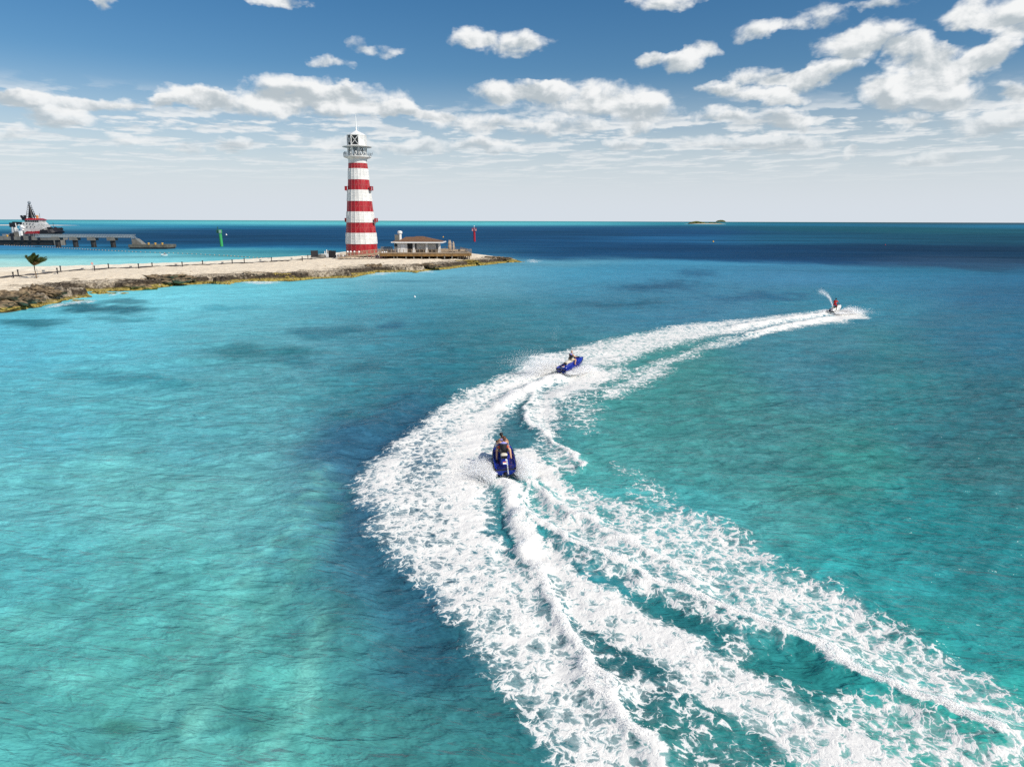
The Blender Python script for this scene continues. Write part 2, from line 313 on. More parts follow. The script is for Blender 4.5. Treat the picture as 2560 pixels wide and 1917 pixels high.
POLY = [  # polygon, cover, feather in metres
    (U1_UP + U1_LO, .66, 1.4),
    (D4([(1900, 270), (1500, 305), (900, 370), (700, 400), (380, 460), (150, 520), (160, 560), (560, 470), (1000, 385), (1400, 340), (1900, 300)]), .72, 1.2),
    (D4([(1890, 285), (1600, 320), (1300, 350), (1000, 400), (700, 480), (500, 540), (250, 620), (380, 625), (600, 550), (900, 465), (1300, 395), (1600, 340), (1890, 300)]), .86, 1.2),
    ([(2033, 796), (1961, 812), (1906, 828), (1863, 841), (1816, 846), (1762, 861), (1725, 879), (1668, 893), (1617, 915), (1574, 940), (1537, 966), (1508, 987), (1498, 1000),
      (1545, 998), (1555, 984), (1603, 966), (1631, 948), (1668, 930), (1671, 911), (1725, 893), (1736, 881), (1798, 868), (1870, 848), (1917, 836), (1997, 821), (2069, 808), (2127, 807), (2087, 795)], .62, 1.0),
    (D4([(1900, 308), (1750, 325), (1500, 385), (1350, 430), (1250, 470), (1330, 460), (1500, 410), (1700, 370), (1860, 345), (1980, 345)]), .86, .7),
    ([(2080, 787), (2095, 778), (2125, 776), (2150, 784), (2168, 797), (2110, 802), (2066, 806)], .97, .7),
    (C3([(1640, 480), (1560, 600), (1600, 640), (1500, 740), (1500, 830), (1300, 760), (1240, 640), (1300, 580), (1500, 500)]), .33, 1.0),
    # outer field of the two near wakes
    (OUT_L + [(1720, 2000), (1665, 1917), (1600, 1850), (1520, 1765), (1510, 1721), (1451, 1633), (1387, 1534), (1333, 1425), (1293, 1376), (1281, 1312), (1271, 1248), (1246, 1206), (1225, 1190),
              (1229, 1124), (1234, 1079), (1253, 1051), (1275, 1022), (1301, 1003), (1348, 978), (1392, 959), (1402, 934), (1440, 910), (1490, 880)], .585, .55),
    (C3([(1000, 290), (870, 400), (560, 520), (330, 650), (60, 870), (0, 960), (120, 930), (430, 760), (700, 610), (950, 480), (1250, 380), (1240, 330)]), .84, .9),
    (C3([(1270, 370), (1000, 470), (800, 560), (500, 700), (330, 850), (300, 1000), (300, 1200), (700, 1150), (720, 960), (730, 820), (800, 720), (870, 630), (950, 570), (1100, 490), (1290, 420)]), .93, .8),
    (A([(820, 60), (600, 90), (560, 250), (600, 400), (700, 520), (850, 640), (1000, 800), (1150, 900), (1100, 760), (1000, 600), (900, 550), (850, 430), (850, 330), (890, 240), (880, 100)]), .93, .8),
    (A([(560, 250), (450, 350), (560, 560), (700, 760), (900, 960), (1150, 1130), (1380, 1250), (1250, 1000), (1100, 800), (850, 600)]), .8, .9),
    (A([(400, 10), (300, 100), (230, 180), (240, 250), (330, 300), (450, 200), (560, 60)]), .74, .6),
    # central plume and broad band behind the near craft
    (W2_UP + W2_LO, .70, .3),
    (A([(935, 205), (955, 300), (985, 430), (1005, 560), (1060, 640), (1180, 700), (1400, 850), (1622, 980), (1622, 880), (1450, 790), (1330, 660), (1200, 560), (1110, 480), (1060, 400), (1030, 300), (965, 205)]), .96, .3),
    (B([(0, 330), (250, 480), (450, 640), (700, 790), (900, 930), (700, 860), (400, 700), (150, 560), (0, 500)]), .84, .4),
    # foam beyond the right-hand crest
    (W3_UP + R2[::-1][:-3] + [(1340, 1225), (1367, 1240)], .50, .5),
    (B([(0, 130), (250, 230), (500, 350), (800, 480), (1050, 600), (1300, 700), (1650, 900), (2212, 1170), (2212, 1080), (1650, 800), (1200, 600), (900, 430), (560, 230), (300, 120), (0, 20)]), .60, .5),
    (A([(1010, 150), (1070, 230), (1160, 290), (1350, 390), (1622, 540), (1622, 640), (1450, 560), (1300, 500), (1150, 380), (1080, 300)]), .60, .5),
    (C3([(890, 1000), (920, 960), (1060, 960), (1120, 1050), (1230, 1110), (1290, 1180), (1330, 1240), (1300, 1330), (1160, 1260), (1040, 1180), (940, 1110)]), .95, .35),
    (C3([(1700, 1070), (1800, 1090), (1900, 1160), (2030, 1250), (2060, 1290), (2212, 1400), (2212, 1440), (1900, 1400), (1850, 1280), (1860, 1210), (1740, 1150)]), .40, .8),
    (B([(1150, 950), (1380, 870), (1600, 950), (1800, 1040), (2000, 1120), (2212, 1220), (2400, 1350), (1720, 1370), (1640, 1270), (1540, 1190), (1390, 1090)]), .47, .5),
    (B([(560, 640), (700, 560), (850, 560), (830, 640), (740, 740), (640, 700)]), .42, .4),
    (B([(480, 900), (330, 900), (200, 950), (60, 960), (20, 860), (170, 770), (250, 760), (200, 850), (330, 860), (470, 850)]), .66, .3),
    (A([(1200, 880), (1350, 960), (1622, 1150), (1622, 1300), (1450, 1230), (1300, 1060)]), .40, .5),
    (B([(60, 930), (450, 900), (620, 1010), (900, 1200), (1000, 1400), (350, 1400), (300, 1200)]), .24, .4),
    # right side of the second craft
    (C3([(1340, 380), (1400, 310), (1450, 300), (1550, 290), (1640, 340), (1770, 310), (1740, 390), (1560, 430), (1500, 450), (1620, 465), (1570, 490), (1400, 530), (1300, 580), (1180, 560), (1060, 540), (1200, 470)]), .9, .9),
    (C3([(1060, 530), (1300, 580), (1240, 640), (1290, 660), (1240, 740), (1250, 860), (1150, 850), (1040, 790), (1000, 720), (1010, 600)]), .68, .6),
    (C3([(1050, 790), (1220, 890), (1380, 1000), (1415, 1080), (1340, 1160), (1280, 1140), (1180, 1050), (1080, 960), (1060, 880)]), .52, .5),
    (C3([(1400, 1040), (1470, 1100), (1440, 1150), (1350, 1180), (1370, 1100)]), .36, .4),
    # wash on the rocks
    ([(605, 708), (620, 700), (650, 699), (690, 702), (700, 707), (650, 710)], .45, 1.2), ([(915, 688), (940, 679), (965, 677), (990, 680), (960, 684)], .40, 1.5),
    ([(1046, 679), (1060, 672), (1080, 674), (1085, 678)], .42, 1.5), ([(1318, 652), (1325, 645), (1350, 648), (1335, 654)], .38, 2), ([(105, 772), (150, 760), (200, 754), (245, 750), (240, 756), (170, 765), (120, 775)], .36, .6),
    ([(270, 738), (300, 732), (305, 735), (280, 740)], .35, .5),
]
VEIL = [(R2[4:13] + [(a - 14, b + 40) for a, b in R2[4:13]][::-1], .40, .3), (R3[:7] + [(a - 8, b + 26) for a, b in R3[:7]][::-1], .5, .2)]
HOLES = [  # open water inside the wakes: polygon, how much cover it takes away, feather
    (A([(905, 215), (955, 300), (975, 430), (1000, 560), (985, 620), (920, 550), (865, 450), (862, 330), (890, 260)]), .50, .35),
    (A([(960, 200), (1000, 160), (1050, 250), (1065, 380), (1160, 470), (1300, 550), (1500, 660), (1500, 740), (1350, 640), (1220, 540), (1120, 460), (1060, 380), (1040, 290)]), .6, .2),
    (A([(1300, 320), (1400, 330), (1520, 400), (1500, 430), (1380, 390)]), .25, .3),
    (C3([(600, 600), (850, 500), (1050, 430), (1250, 355), (1255, 375), (1060, 455), (850, 540), (700, 580)]), .34, .4),
    (C3([(30, 930), (200, 900), (300, 960), (200, 1150), (60, 1250), (0, 1200)]), .20, .8),
    (D4([(1800, 305), (1500, 335), (1300, 360), (1000, 395), (1300, 340), (1600, 312)]), .26, .5),
]
CREST = [  # polyline, height m, half width m, foam half width m, foam cover
    (R1, .15, .38, .22, .97), (R2[3:], .24, .62, .16, .93), (R2[:5], .08, .28, .10, .8), (R3, .17, .5, .20, .85), (R4, .16, .45, .16, .9),
    (A([(940, 205), (975, 300), (1010, 430), (1060, 560)]), .24, .5, .40, .98),
    
    (C3([(1240, 390), (1000, 480), (800, 600)]), .25, .7, .6, .97), (D4([(1870, 290), (1500, 335), (1200, 380)]), .2, .8, .5, .97), (D4([(1870, 315), (1500, 385), (1300, 440)]), .2, .6, .35, .93),
    (W3_UP[4:], .05, .5, .0, .0), ([(1768, 1290), (1900, 1350), (1980, 1390), (2100, 1450), (2300, 1560)], .16, .9, 0, 0), ([(1930, 1330), (2050, 1370), (2200, 1450), (2560, 1660)], .10, .9, 0, 0),
    ([(1080, 1000), (1000, 1060), (900, 1130), (840, 1220), (850, 1330), (930, 1440), (1020, 1560), (1100, 1700)], -.12, .9, 0, 0),
    ([(1000, 1010), (900, 1080), (800, 1180), (760, 1290), (800, 1420), (900, 1580)], .12, 1.0, 0, 0),
    ([(900, 1020), (760, 1130), (680, 1260), (640, 1400)], .07, .9, 0, 0),
]
# depth / seabed colour of the water: x, y, displayed colour, spread
CP = [(100,850,'47aec4'),(20,720,'60bfcc'),(400,750,'5fc3d2'),(250,820,'55bccd'),(700,720,'58bdcd'),(950,680,'50b4c8'),(1050,660,'3fa5bd'),(300,900,'48aac0'),(600,800,'4aa9ba'),(620,880,'3f939f'),(300,960,'45a0b0'),
 (800,830,'4697a8'),(100,1050,'4daabd'),(500,1050,'4aa0b0'),(900,900,'3d8798'),(1000,800,'2f7b91'),(900,760,'3b93a6'),(1080,900,'2a7382'),(900,980,'36808c'),(700,1000,'4a9aaa'),(1020,1060,'235373'),(870,1120,'28587a'),
 (850,1250,'2c5978'),(900,1400,'37687e'),(980,1520,'30637a'),(1080,1650,'326a7c'),(1160,1780,'3a7b80'),(1250,1900,'3c8584'),(760,1180,'529fae'),(740,1350,'55a3aa'),(600,1250,'55a7b0'),(300,1250,'59b0b8'),(80,1250,'56afbb'),
 (100,1400,'5db5b8'),(200,1600,'5cb3ae'),(400,1450,'5fb3b0'),(600,1550,'5aaea8'),(500,1800,'58a8a2'),(720,1750,'5eb3aa'),(800,1880,'5aada4'),(100,1850,'56aaa6'),(880,1600,'4c9594'),(300,1750,'5fb6ae'),(1000,1820,'488f8d'),
 (820,1480,'4b9498'),(1200,700,'3c98ae'),(1200,665,'3593b2'),(1400,690,'2f86a5'),(1700,690,'2f80a2'),(2000,700,'2f789c'),(2300,715,'2c6c92'),(2500,730,'26577e'),(1500,760,'2c7590'),(1300,780,'2b7a8c'),(1200,850,'27707f'),
 (1800,750,'2b7390'),(2100,760,'2f7390'),(2450,850,'295f7f'),(2500,1000,'2b5c74'),(2500,1150,'316678'),(2300,950,'2f6f82'),(2000,900,'30798a'),(1800,1000,'2f7c84'),(1650,1000,'318388'),(1550,1090,'3b9096'),(1700,1150,'37898f'),
 (1900,1100,'327d87'),(2100,1200,'367f86'),(2300,1300,'38838b'),(2500,1400,'39818a'),(1500,1190,'40a0a5'),(1900,1290,'3f959a'),(2200,1450,'3f9098'),(2450,1600,'3f8f94'),(1800,1320,'47a5a8'),(2100,1440,'44a0a4'),(1260,1100,'2a667c'),(1300,1000,'2a6c7e'),
 (1400,1250,'45a5a8'),(1650,1300,'45a5a8'),(1700,1530,'2c7c80'),(2000,1680,'2d8382'),(2300,1850,'42a49c'),(2500,1900,'42a49c'),(1700,1850,'308280'),(1600,1680,'28696f'),(1100,1300,'2a5c70'),(1300,1600,'326f78'),(1400,1850,'2d6b75'),(950,1200,'2a5a72'),
 (1900,1500,'3f9a9c'),(2200,1650,'3f9c9c'),(2500,1780,'43a09c'),(1450,1420,'2f8088'),(1380,1300,'3b9298')]
CP = [(x, y, c, 62 if c in ('235373', '28587a', '2c5978', '37687e') else 95, 60) if y > 780 else (x, y, c, 110, 24) for x, y, c in CP]
CP += [(x, y, c, 120, s) for x, y, c, s in [
 (0,551,'2a6f80',3),(0,557,'4ab8c4',4),(0,566,'2f8aa8',4),(0,574,'3c9fb8',5),(0,586,'24507c',5),(0,600,'22487a',8),(0,618,'3c80ac',6),(0,632,'4496ba',6),(0,650,'78c8cc',8),(0,672,'8ad0cc',8),
 (220,551,'2a6f80',3),(220,558,'4fc0cc',4),(220,566,'2f86a6',4),(220,573,'3a98b2',5),(220,582,'22436f',5),(220,600,'20406f',8),(220,618,'2c6496',6),(220,632,'3c90b5',6),(220,646,'62c0cc',7),(220,665,'6cc5c8',8),
 (440,549,'2f7f8a',3),(440,557,'52c6cf',4),(440,566,'2f86a6',4),(440,578,'203f70',5),(440,600,'1f3d6c',9),(440,618,'22568a',4),(440,632,'49b0c2',6),(440,655,'56bac6',8),
 (640,549,'3a9aa0',3),(640,558,'56ccd4',4),(640,566,'255f90',4),(640,578,'1f3f70',5),(640,600,'1e3c6a',9),(640,617,'205088',4),(640,628,'3aa6b8',6),(640,645,'48b0bc',8),
 (760,628,'2f98ac',6),(860,628,'24659a',6),
 (940,549,'3a9aa0',3),(940,557,'4fc8d2',4),(940,566,'264a7c',4),(940,578,'22467a',4),(940,600,'1f3f70',10),(940,625,'254f80',10),
 (1200,549,'3a9aa0',3),(1200,557,'4fc8d2',3.5),(1200,566,'264a7c',4),(1200,580,'1f3f70',6),(1200,600,'1f3e6f',10),(1200,628,'23497c',10),
 (1450,550,'3a949c',3),(1450,557,'4ac0cc',3.5),(1450,565,'25487a',4),(1450,580,'1f3d6c',6),(1450,600,'22457a',10),(1450,632,'1f3f72',8),(1400,652,'3490ab',6),
 (1700,553,'2f7080',3),(1700,558,'3590a0',3),(1700,566,'244a78',4),(1700,580,'22447a',6),(1700,597,'2c5a92',5),(1700,620,'1e396a',10),(1700,645,'1c3868',6),(1700,662,'307f9f',6),
 (2000,557,'2a5468',2.5),(2000,562,'2c6a9a',2.5),(2000,570,'22506e',5),(2000,590,'204870',8),(2000,600,'26557f',5),(2000,625,'1b3462',10),(2000,650,'1a3262',6),(2000,668,'2d779a',7),
 (2300,561,'3a4a60',2.5),(2300,567,'2c5f8c',2.5),(2300,577,'22506c',5),(2300,600,'1e4468',8),(2300,630,'1b325e',10),(2300,657,'1a315e',6),(2300,678,'2b6c92',8),
 (2560,564,'44506a',2.5),(2560,572,'2f6c9c',3),(2560,584,'244e6c',5),(2560,605,'1f4062',9),(2560,640,'1d325a',10),(2560,665,'1c3059',6),(2560,688,'2a5f88',8)]]
PATCH = [ # seagrass, reef and sand patches: x, y, rx, ry, colour, strength
 (250,778,150,12,'1f5f6c',.9),(330,762,60,5,'2b6470',.7),(90,812,110,14,'276c78',.8),(300,800,90,8,'2f7c88',.6),(620,885,120,26,'2c7078',.75),(760,880,60,14,'2c7078',.6),(300,945,150,14,'358490',.6),(430,955,80,16,'2f7c86',.6),
 (830,825,110,18,'2a6c7c',.75),(980,810,50,7,'24607a',.7),(560,775,90,6,'3f98a8',.6),(880,733,60,4,'3c93a4',.6),(740,900,70,14,'2f7280',.6),(900,915,70,16,'2a6674',.6),(860,1040,70,12,'2c6e78',.6),(1000,700,80,5,'2f8098',.5),
 (1640,720,120,14,'1f5472',.75),(1740,690,60,14,'23587a',.6),(1560,760,130,14,'205a70',.7),(1900,750,140,12,'21587a',.6),(2200,900,200,30,'225468',.5),(300,1820,60,24,'3a7464',.7),(650,1500,80,40,'4a9088',.5),(450,1600,100,40,'4d9690',.5),
 (620,1780,90,60,'458c86',.6),(520,1700,80,40,'4a928c',.5),(780,1720,40,90,'7cccc0',.6),(480,1800,30,60,'80d2c4',.6),(640,1880,120,40,'74c8ba',.5),(700,1480,50,30,'74c8c0',.5),(590,1580,40,40,'78ccc2',.5),(560,1400,60,50,'6cc0bc',.5),
 (880,1700,60,70,'45888a',.6),(150,1700,120,40,'74c8be',.4),(60,1560,80,40,'70c4be',.4),(2100,1280,150,30,'2c7078',.5),(2350,1450,160,30,'30787e',.5),(1980,1180,150,26,'2c7078',.5),(2250,1100,150,30,'25586a',.5),(1550,1240,100,22,'52b4b4',.5)]

# fan-shaped sheet, finest near the viewpoint's own stretch of sea, reaching past the horizon
rows_py = np.concatenate([[0.32, .6, 1.0], np.arange(1.5, 12, .75), np.arange(12, 60, 1.5), np.arange(60, 1480, 1.9), np.linspace(1490, 4200, 40)])
Yr = H * FPX / rows_py
Yr[0] = 70000
us = np.concatenate([-np.geomspace(6, .86, 14), np.linspace(-.84, .84, 1240), np.geomspace(.86, 6, 14)])
YY, UU = np.meshgrid(Yr, us, indexing='ij'); XX = YY * UU
nr, nc = YY.shape
dYr = np.abs(np.gradient(Yr))[:, None] * np.ones((1, nc))
x = XX.ravel(); y = YY.ravel()

def seg_dist(px, py, pl):
    best = np.full(px.shape, 1e9); 
    for (ax_, ay_), (bx_, by_) in zip(pl[:-1], pl[1:]):
        dx, dy = bx_ - ax_, by_ - ay_; L = dx * dx + dy * dy + 1e-9
        t = np.clip(((px - ax_) * dx + (py - ay_) * dy) / L, 0, 1)
        dd = (px - ax_ - t * dx) ** 2 + (py - ay_ - t * dy) ** 2
        best = np.minimum(best, dd)
    return np.sqrt(best)
def inside(px, py, pg):
    r = np.zeros(px.shape, bool); n = len(pg)
    for i in range(n):
        x1, y1 = pg[i]; x2, y2 = pg[(i + 1) % n]
        c = ((y1 > py) != (y2 > py)) & (px < (x2 - x1) * (py - y1) / (y2 - y1 + 1e-12) + x1)
        r ^= c
    return r
def near(pl, pad):
    lo = pl.min(0) - pad; hi = pl.max(0) + pad
    return np.where((x > lo[0]) & (x < hi[0]) & (y > lo[1]) & (y < hi[1]))[0]
# ragged edges come from warping the plan coordinates
wob = .35
wx = x + fbm(x * .55, y * .55, 4, 3) * .9 * wob * 2; wy = y + fbm(x * .55, y * .55, 4, 9) * 1.3 * wob * 2
foam = np.zeros(x.shape); soft = np.zeros(x.shape)
def apply_poly(pts, cover, fe, mode):
    pg = adjpts(pts)
    idx = near(pg, fe * 3 + 1.5)
    if len(idx) == 0: return
    sdv = seg_dist(wx[idx], wy[idx], np.vstack([pg, pg[:1]])); ins = inside(wx[idx], wy[idx], pg)
    sdv = np.where(ins, sdv, -sdv)
    k = sstep(-fe * 1.5, fe * 1.5, sdv)
    if mode > 0: foam[idx] = np.maximum(foam[idx], cover * k)
    else: foam[idx] -= cover * k * sstep(0, .3, foam[idx])
for p_, c_, f_ in POLY: apply_poly(p_, c_, f_, 1)
for p_, c_, f_ in HOLES: apply_poly(p_, c_, f_, -1)
for p_, c_, f_ in VEIL: apply_poly(p_, c_, f_, 1)
hgt = np.zeros(x.shape)
for pl, h_, hw, fw, fc in CREST:
    pw = adjpts(pl); idx = near(pw, hw * 4 + 1)
    dd = seg_dist(wx[idx], wy[idx], pw)
    amp = 1 + .35 * fbm(x[idx] * .5, y[idx] * .5, 2, 21)
    hgt[idx] += h_ * amp * np.exp(-(dd / hw) ** 2) - .35 * h_ * np.exp(-((dd - 2.2 * hw) / hw) ** 2)
    if fw > 0: foam[idx] = np.maximum(foam[idx], fc * sstep(fw * 2.0, fw * .5, dd))
foam = np.clip(foam + .10 * fbm(x * .35, y * .35, 3, 5) * (foam > .02), 0, 1)

# open-sea chop: many crossing wave trains
wind = R(-74)
tot = np.zeros(x.shape)
for i in range(46):
    lam = .6 * (12 / .6) ** (i / 45.0) * rng.uniform(.9, 1.1); th = wind + rng.normal(0, .48); k = 2 * math.pi / lam
    att = sstep(2.2, 6.0, lam / dYr.ravel())
    ph = (x * math.cos(th) + y * math.sin(th)) * k + rng.uniform(0, 6.28) + 1.1 * perlin(x / (lam * 3), y / (lam * 3), i)
    s_ = np.sin(ph); tot += att * (.0030 + .0036 * sstep(20, 60, y)) * lam ** .62 * (s_ - .28 * np.cos(2 * ph))
calm = 1 - .35 * sstep(0, .4, foam)
hgt = hgt + tot * calm
chop = fbm(x * 1.6, y * 1.6, 4, 31, .6) * sstep(.5, .15, dYr.ravel())
hgt += foam * .045 * chop + sstep(.7, 1, foam) * .025 * np.abs(fbm(x * 3.3, y * 3.3, 3, 41, .6)) * sstep(.3, .1, dYr.ravel())
hgt *= sstep(600, 250, y)

# colour of the water body
pyv = FPX * math.tan(0) ; dep = np.arctan2(H, y)                       # row coordinate of each point, measured from the horizon
rowp = FPX * np.tan(dep - PITCH) + 958.5
den = np.cos(dep) / np.cos(dep - PITCH)
depth_c = y * math.cos(PITCH) + H * math.sin(PITCH)
colp = 1280 + FPX * x / depth_c
cwx = colp + fbm(x * .12, y * .12, 3, 51) * 60 * sstep(560, 800, rowp); cwy = rowp + fbm(x * .10, y * .05, 3, 61) * 26 * sstep(600, 900, rowp) + fbm(x * .012, y * .006, 5, 66, .6) * 20 * sstep(580, 640, rowp)
def survey_rgb(cx, cy, cc):          # the first readings were slightly too dark; raised by eye against the photo
    r, g, b_ = [int(cc[i:i + 2], 16) for i in (0, 2, 4)]; k = 0.0
    if 650 < cy < 1300:
        k = .45 if (840 <= cx <= 1100 and cy > 850) else 1.0
        if cy < 1000 and cx < 900: k = 1.35
        r += 20 * k; g += 12 * k; b_ += (9 if cy < 930 else 3) * k
    if cx > 2000 and cy > 670: r -= 12; g += 5
    if cy <= 668 and g < 110: r -= 6; g += 9; b_ -= 5
    elif 400 < cy <= 700 and g > 150: r += 22; b_ -= 4
    return lin([min(255, v) / 255 for v in (r, g, b_)])
num = np.zeros((len(x), 3)); dn = np.zeros(len(x)) + 1e-12
for (cx, cy, cc, sx, sy) in CP:
    cyo = cy; cy = yadj(cx, cy)
    cy_lin = cy - (cx - 1280) * math.tan(ROLL)                 # rows above ignore roll
    q = .5 * (((cwx - cx) / sx) ** 2 + ((cwy - cy_lin) / sy) ** 2)
    g = np.exp(-q) * (5000.0 / (sx * sy)); g += 1e-9 * np.exp(-q * .02)
    num += g[:, None] * (survey_rgb(cx, cyo, cc) ** .5)[None]; dn += g
wc = (num / dn[:, None]) ** 2
for (cx, cy, rx, ry, cc, st) in PATCH:
    if cx > 1800 and cy > 850: st *= .55
    cyl = yadj(cx, cy) - (cx - 1280) * math.tan(ROLL)
    r2 = ((cwx - cx) / rx) ** 2 + ((cwy - cyl) / ry) ** 2
    idx = np.where(r2 < 3)[0]
    m_ = (1 - np.sqrt(r2[idx])) + .75 * fbm(x[idx] * .33, y[idx] * .2, 4, 71, .6)
    m_ = sstep(-.35, .75, m_) * st
    wc[idx] = wc[idx] * (1 - m_[:, None]) + hexlin(cc)[None] * m_[:, None]
for pl, w_, cc, st in [([(330, 1917), (480, 1640), (620, 1430), (800, 1210)], 42, '7cccc2', .55), ([(440, 1960), (560, 1700), (700, 1480), (800, 1330)], 30, '7cccc2', .5), ([(150, 1560), (430, 1340), (640, 1230)], 34, '74c4c4', .35), ([(690, 1960), (760, 1720), (800, 1540)], 44, '7cccc0', .55),
                       ([(560, 1960), (640, 1640), (740, 1420), (850, 1230)], 34, '3d8484', .5), ([(380, 1900), (540, 1620), (690, 1400)], 26, '458a8c', .45), ([(900, 1960), (880, 1700), (850, 1500)], 40, '3f8484', .4), ([(220, 1960), (330, 1780), (470, 1600)], 40, '4a9490', .35), ([(60, 1700), (260, 1500), (420, 1400)], 30, '4f9ca0', .3)]:
    idx = np.where((rowp > 1150) & (colp < 1150))[0]
    jx = cwx[idx] + fbm(x[idx] * .5, y[idx] * .5, 4, 131, .6) * 46; jy = cwy[idx] + fbm(x[idx] * .5, y[idx] * .5, 4, 137, .6) * 46
    dd = seg_dist(jx, jy, np.array(pl, float)); m_ = np.exp(-(dd / w_) ** 2) * st * sstep(-.55, .35, fbm(x[idx] * .9, y[idx] * .9, 4, 141, .6))
    wc[idx] = wc[idx] * (1 - m_[:, None]) + hexlin(cc)[None] * m_[:, None]
GAIN = 0.94
wc = np.clip(wc * GAIN, 0, 1)

def sheet(name, V, keep=None):
    ii = np.arange(nr * nc).reshape(nr, nc)
    q = np.stack([ii[:-1, :-1], ii[:-1, 1:], ii[1:, 1:], ii[1:, :-1]], -1).reshape(-1, 4)[:, ::-1]
    if keep is not None:
        q = q[keep[q].any(1)]
        used, inv = np.unique(q, return_inverse=True); V = V[used]; q = inv.reshape(-1, 4)
    else: used = np.arange(nr * nc)
    o = np_mesh(name, V, q)
    at = o.data.attributes.new('depth_colour', 'FLOAT_COLOR', 'POINT'); at.data.foreach_set('color', np.hstack([wc[used], np.ones((len(used), 1))]).astype(np.float32).ravel())
    at = o.data.attributes.new('foam_cover', 'FLOAT', 'POINT'); at.data.foreach_set('value', foam[used].astype(np.float32))
    return o
V = np.stack([x, y, hgt], -1)

def water_material(with_foam):
    m = bpy.data.materials.new('churned_sea_water' if with_foam else 'sea_water'); m.use_nodes = True
    t = NT(m.node_tree); nodes = m.node_tree.nodes; bs = nodes['Principled BSDF']; out = nodes['Material Output']
    pos = t.n('ShaderNodeNewGeometry').outputs['Position']
    px_, py_, pz_ = t.sep(pos)[0:3]
    ca = t.n('ShaderNodeAttribute', attribute_name='depth_colour').outputs['Color']
    fa = t.n('ShaderNodeAttribute', attribute_name='foam_cover').outputs['Fac']
    dist = t.v('LENGTH', pos, out=1)
    flat = t.comb(px_, py_, 0.0)
    # ripples, elongated across the wind
    rot = t.n('ShaderNodeVectorRotate', rotation_type='Z_AXIS'); t.put(rot.inputs['Vector'], flat); rot.inputs['Angle'].default_value = R(14)
    str_ = t.v('MULTIPLY', rot.outputs[0], (.40, 1.15, 1))
    n1 = t.noise(str_, 1.25, 4, .58, .25, '2D'); n2 = t.noise(str_, .30, 4, .6, .3, '2D')
    n3 = t.noise(str_, .035, 4, .6, .2, '2D')
    far = t.mr(dist, 60, 400)
    f1 = t.mr(dist, 330, 40); f2 = t.mr(dist, 1100, 120)
    h = t.m('ADD', t.m('MULTIPLY', n1, t.m('MULTIPLY', f1, .24)), t.m('MULTIPLY', n2, t.m('MULTIPLY', f2, t.mr(dist, 15, 60, .36, .75))))
    h = t.m('ADD', h, t.m('MULTIPLY', n3, t.m('MULTIPLY', far, 2.6)))
    nr1 = t.noise(str_, 2.3, 3, .55, .3, '2D'); nr2 = t.noise(str_, .8, 3, .55, .4, '2D')
    rid = t.m('ADD', t.m('MULTIPLY', t.m('ABSOLUTE', t.m('SUBTRACT', nr1, .5)), -.13), t.m('MULTIPLY', t.m('ABSOLUTE', t.m('SUBTRACT', nr2, .5)), -.30))
    h = t.m('ADD', h, t.m('MULTIPLY', rid, t.mr(dist, 160, 15, .25, 1.0)))
    bp = t.n('ShaderNodeBump'); bp.inputs['Strength'].default_value = 1.0; bp.inputs['Distance'].default_value = 1.0
    t.put(bp.inputs['Height'], h)
    # seabed: sand ripples and weed, plus caustic light painted into the water colour
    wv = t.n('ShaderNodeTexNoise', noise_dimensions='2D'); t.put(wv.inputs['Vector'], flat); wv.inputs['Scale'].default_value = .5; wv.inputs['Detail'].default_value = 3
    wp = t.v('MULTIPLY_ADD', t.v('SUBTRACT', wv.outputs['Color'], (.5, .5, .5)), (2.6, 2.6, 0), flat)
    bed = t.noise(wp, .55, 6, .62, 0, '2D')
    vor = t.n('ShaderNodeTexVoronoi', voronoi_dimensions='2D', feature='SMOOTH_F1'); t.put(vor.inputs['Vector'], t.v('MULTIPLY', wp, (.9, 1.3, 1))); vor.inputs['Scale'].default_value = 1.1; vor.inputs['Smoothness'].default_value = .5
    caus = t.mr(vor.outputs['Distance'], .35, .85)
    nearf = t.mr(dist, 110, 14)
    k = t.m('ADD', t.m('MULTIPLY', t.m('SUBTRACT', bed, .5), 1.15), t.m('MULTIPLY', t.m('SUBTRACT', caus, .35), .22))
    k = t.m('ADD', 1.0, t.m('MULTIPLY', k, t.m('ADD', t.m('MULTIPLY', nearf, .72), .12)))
    ripple_light = t.noise(t.v('MULTIPLY', rot.outputs[0], (.30, 1.0, 1)), .85, 7, .66, .4, '2D')  # wave-stretched light and dark of the ripples, painted into the water colour
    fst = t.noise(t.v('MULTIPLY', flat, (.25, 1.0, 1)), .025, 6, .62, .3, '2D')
    k = t.m('MULTIPLY', k, t.m('ADD', 1.0, t.m('MULTIPLY', t.m('SUBTRACT', ripple_light, .5), .55)))
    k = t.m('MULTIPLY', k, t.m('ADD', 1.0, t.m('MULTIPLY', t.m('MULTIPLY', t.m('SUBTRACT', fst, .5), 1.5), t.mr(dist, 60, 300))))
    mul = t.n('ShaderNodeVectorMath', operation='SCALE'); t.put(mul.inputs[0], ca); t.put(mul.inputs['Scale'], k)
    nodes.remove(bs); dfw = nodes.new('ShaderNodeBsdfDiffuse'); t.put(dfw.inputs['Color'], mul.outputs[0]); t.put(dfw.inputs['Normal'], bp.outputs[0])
    gls = nodes.new('ShaderNodeBsdfGlossy'); gls.inputs['Color'].default_value = (.92, .97, 1, 1); t.put(gls.inputs['Roughness'], t.mr(dist, 20, 500, .14, .40)); t.put(gls.inputs['Normal'], bp.outputs[0])
    fr_ = t.n('ShaderNodeFresnel'); fr_.inputs['IOR'].default_value = 1.33; t.put(fr_.inputs['Normal'], bp.outputs[0])
    # at shallow angles the wave facets hide one another, so only part of the mirror term is left far out
    fac = t.m('MULTIPLY', t.m('MINIMUM', fr_.outputs[0], .30), t.mr(dist, 25, 260, .66, .15))
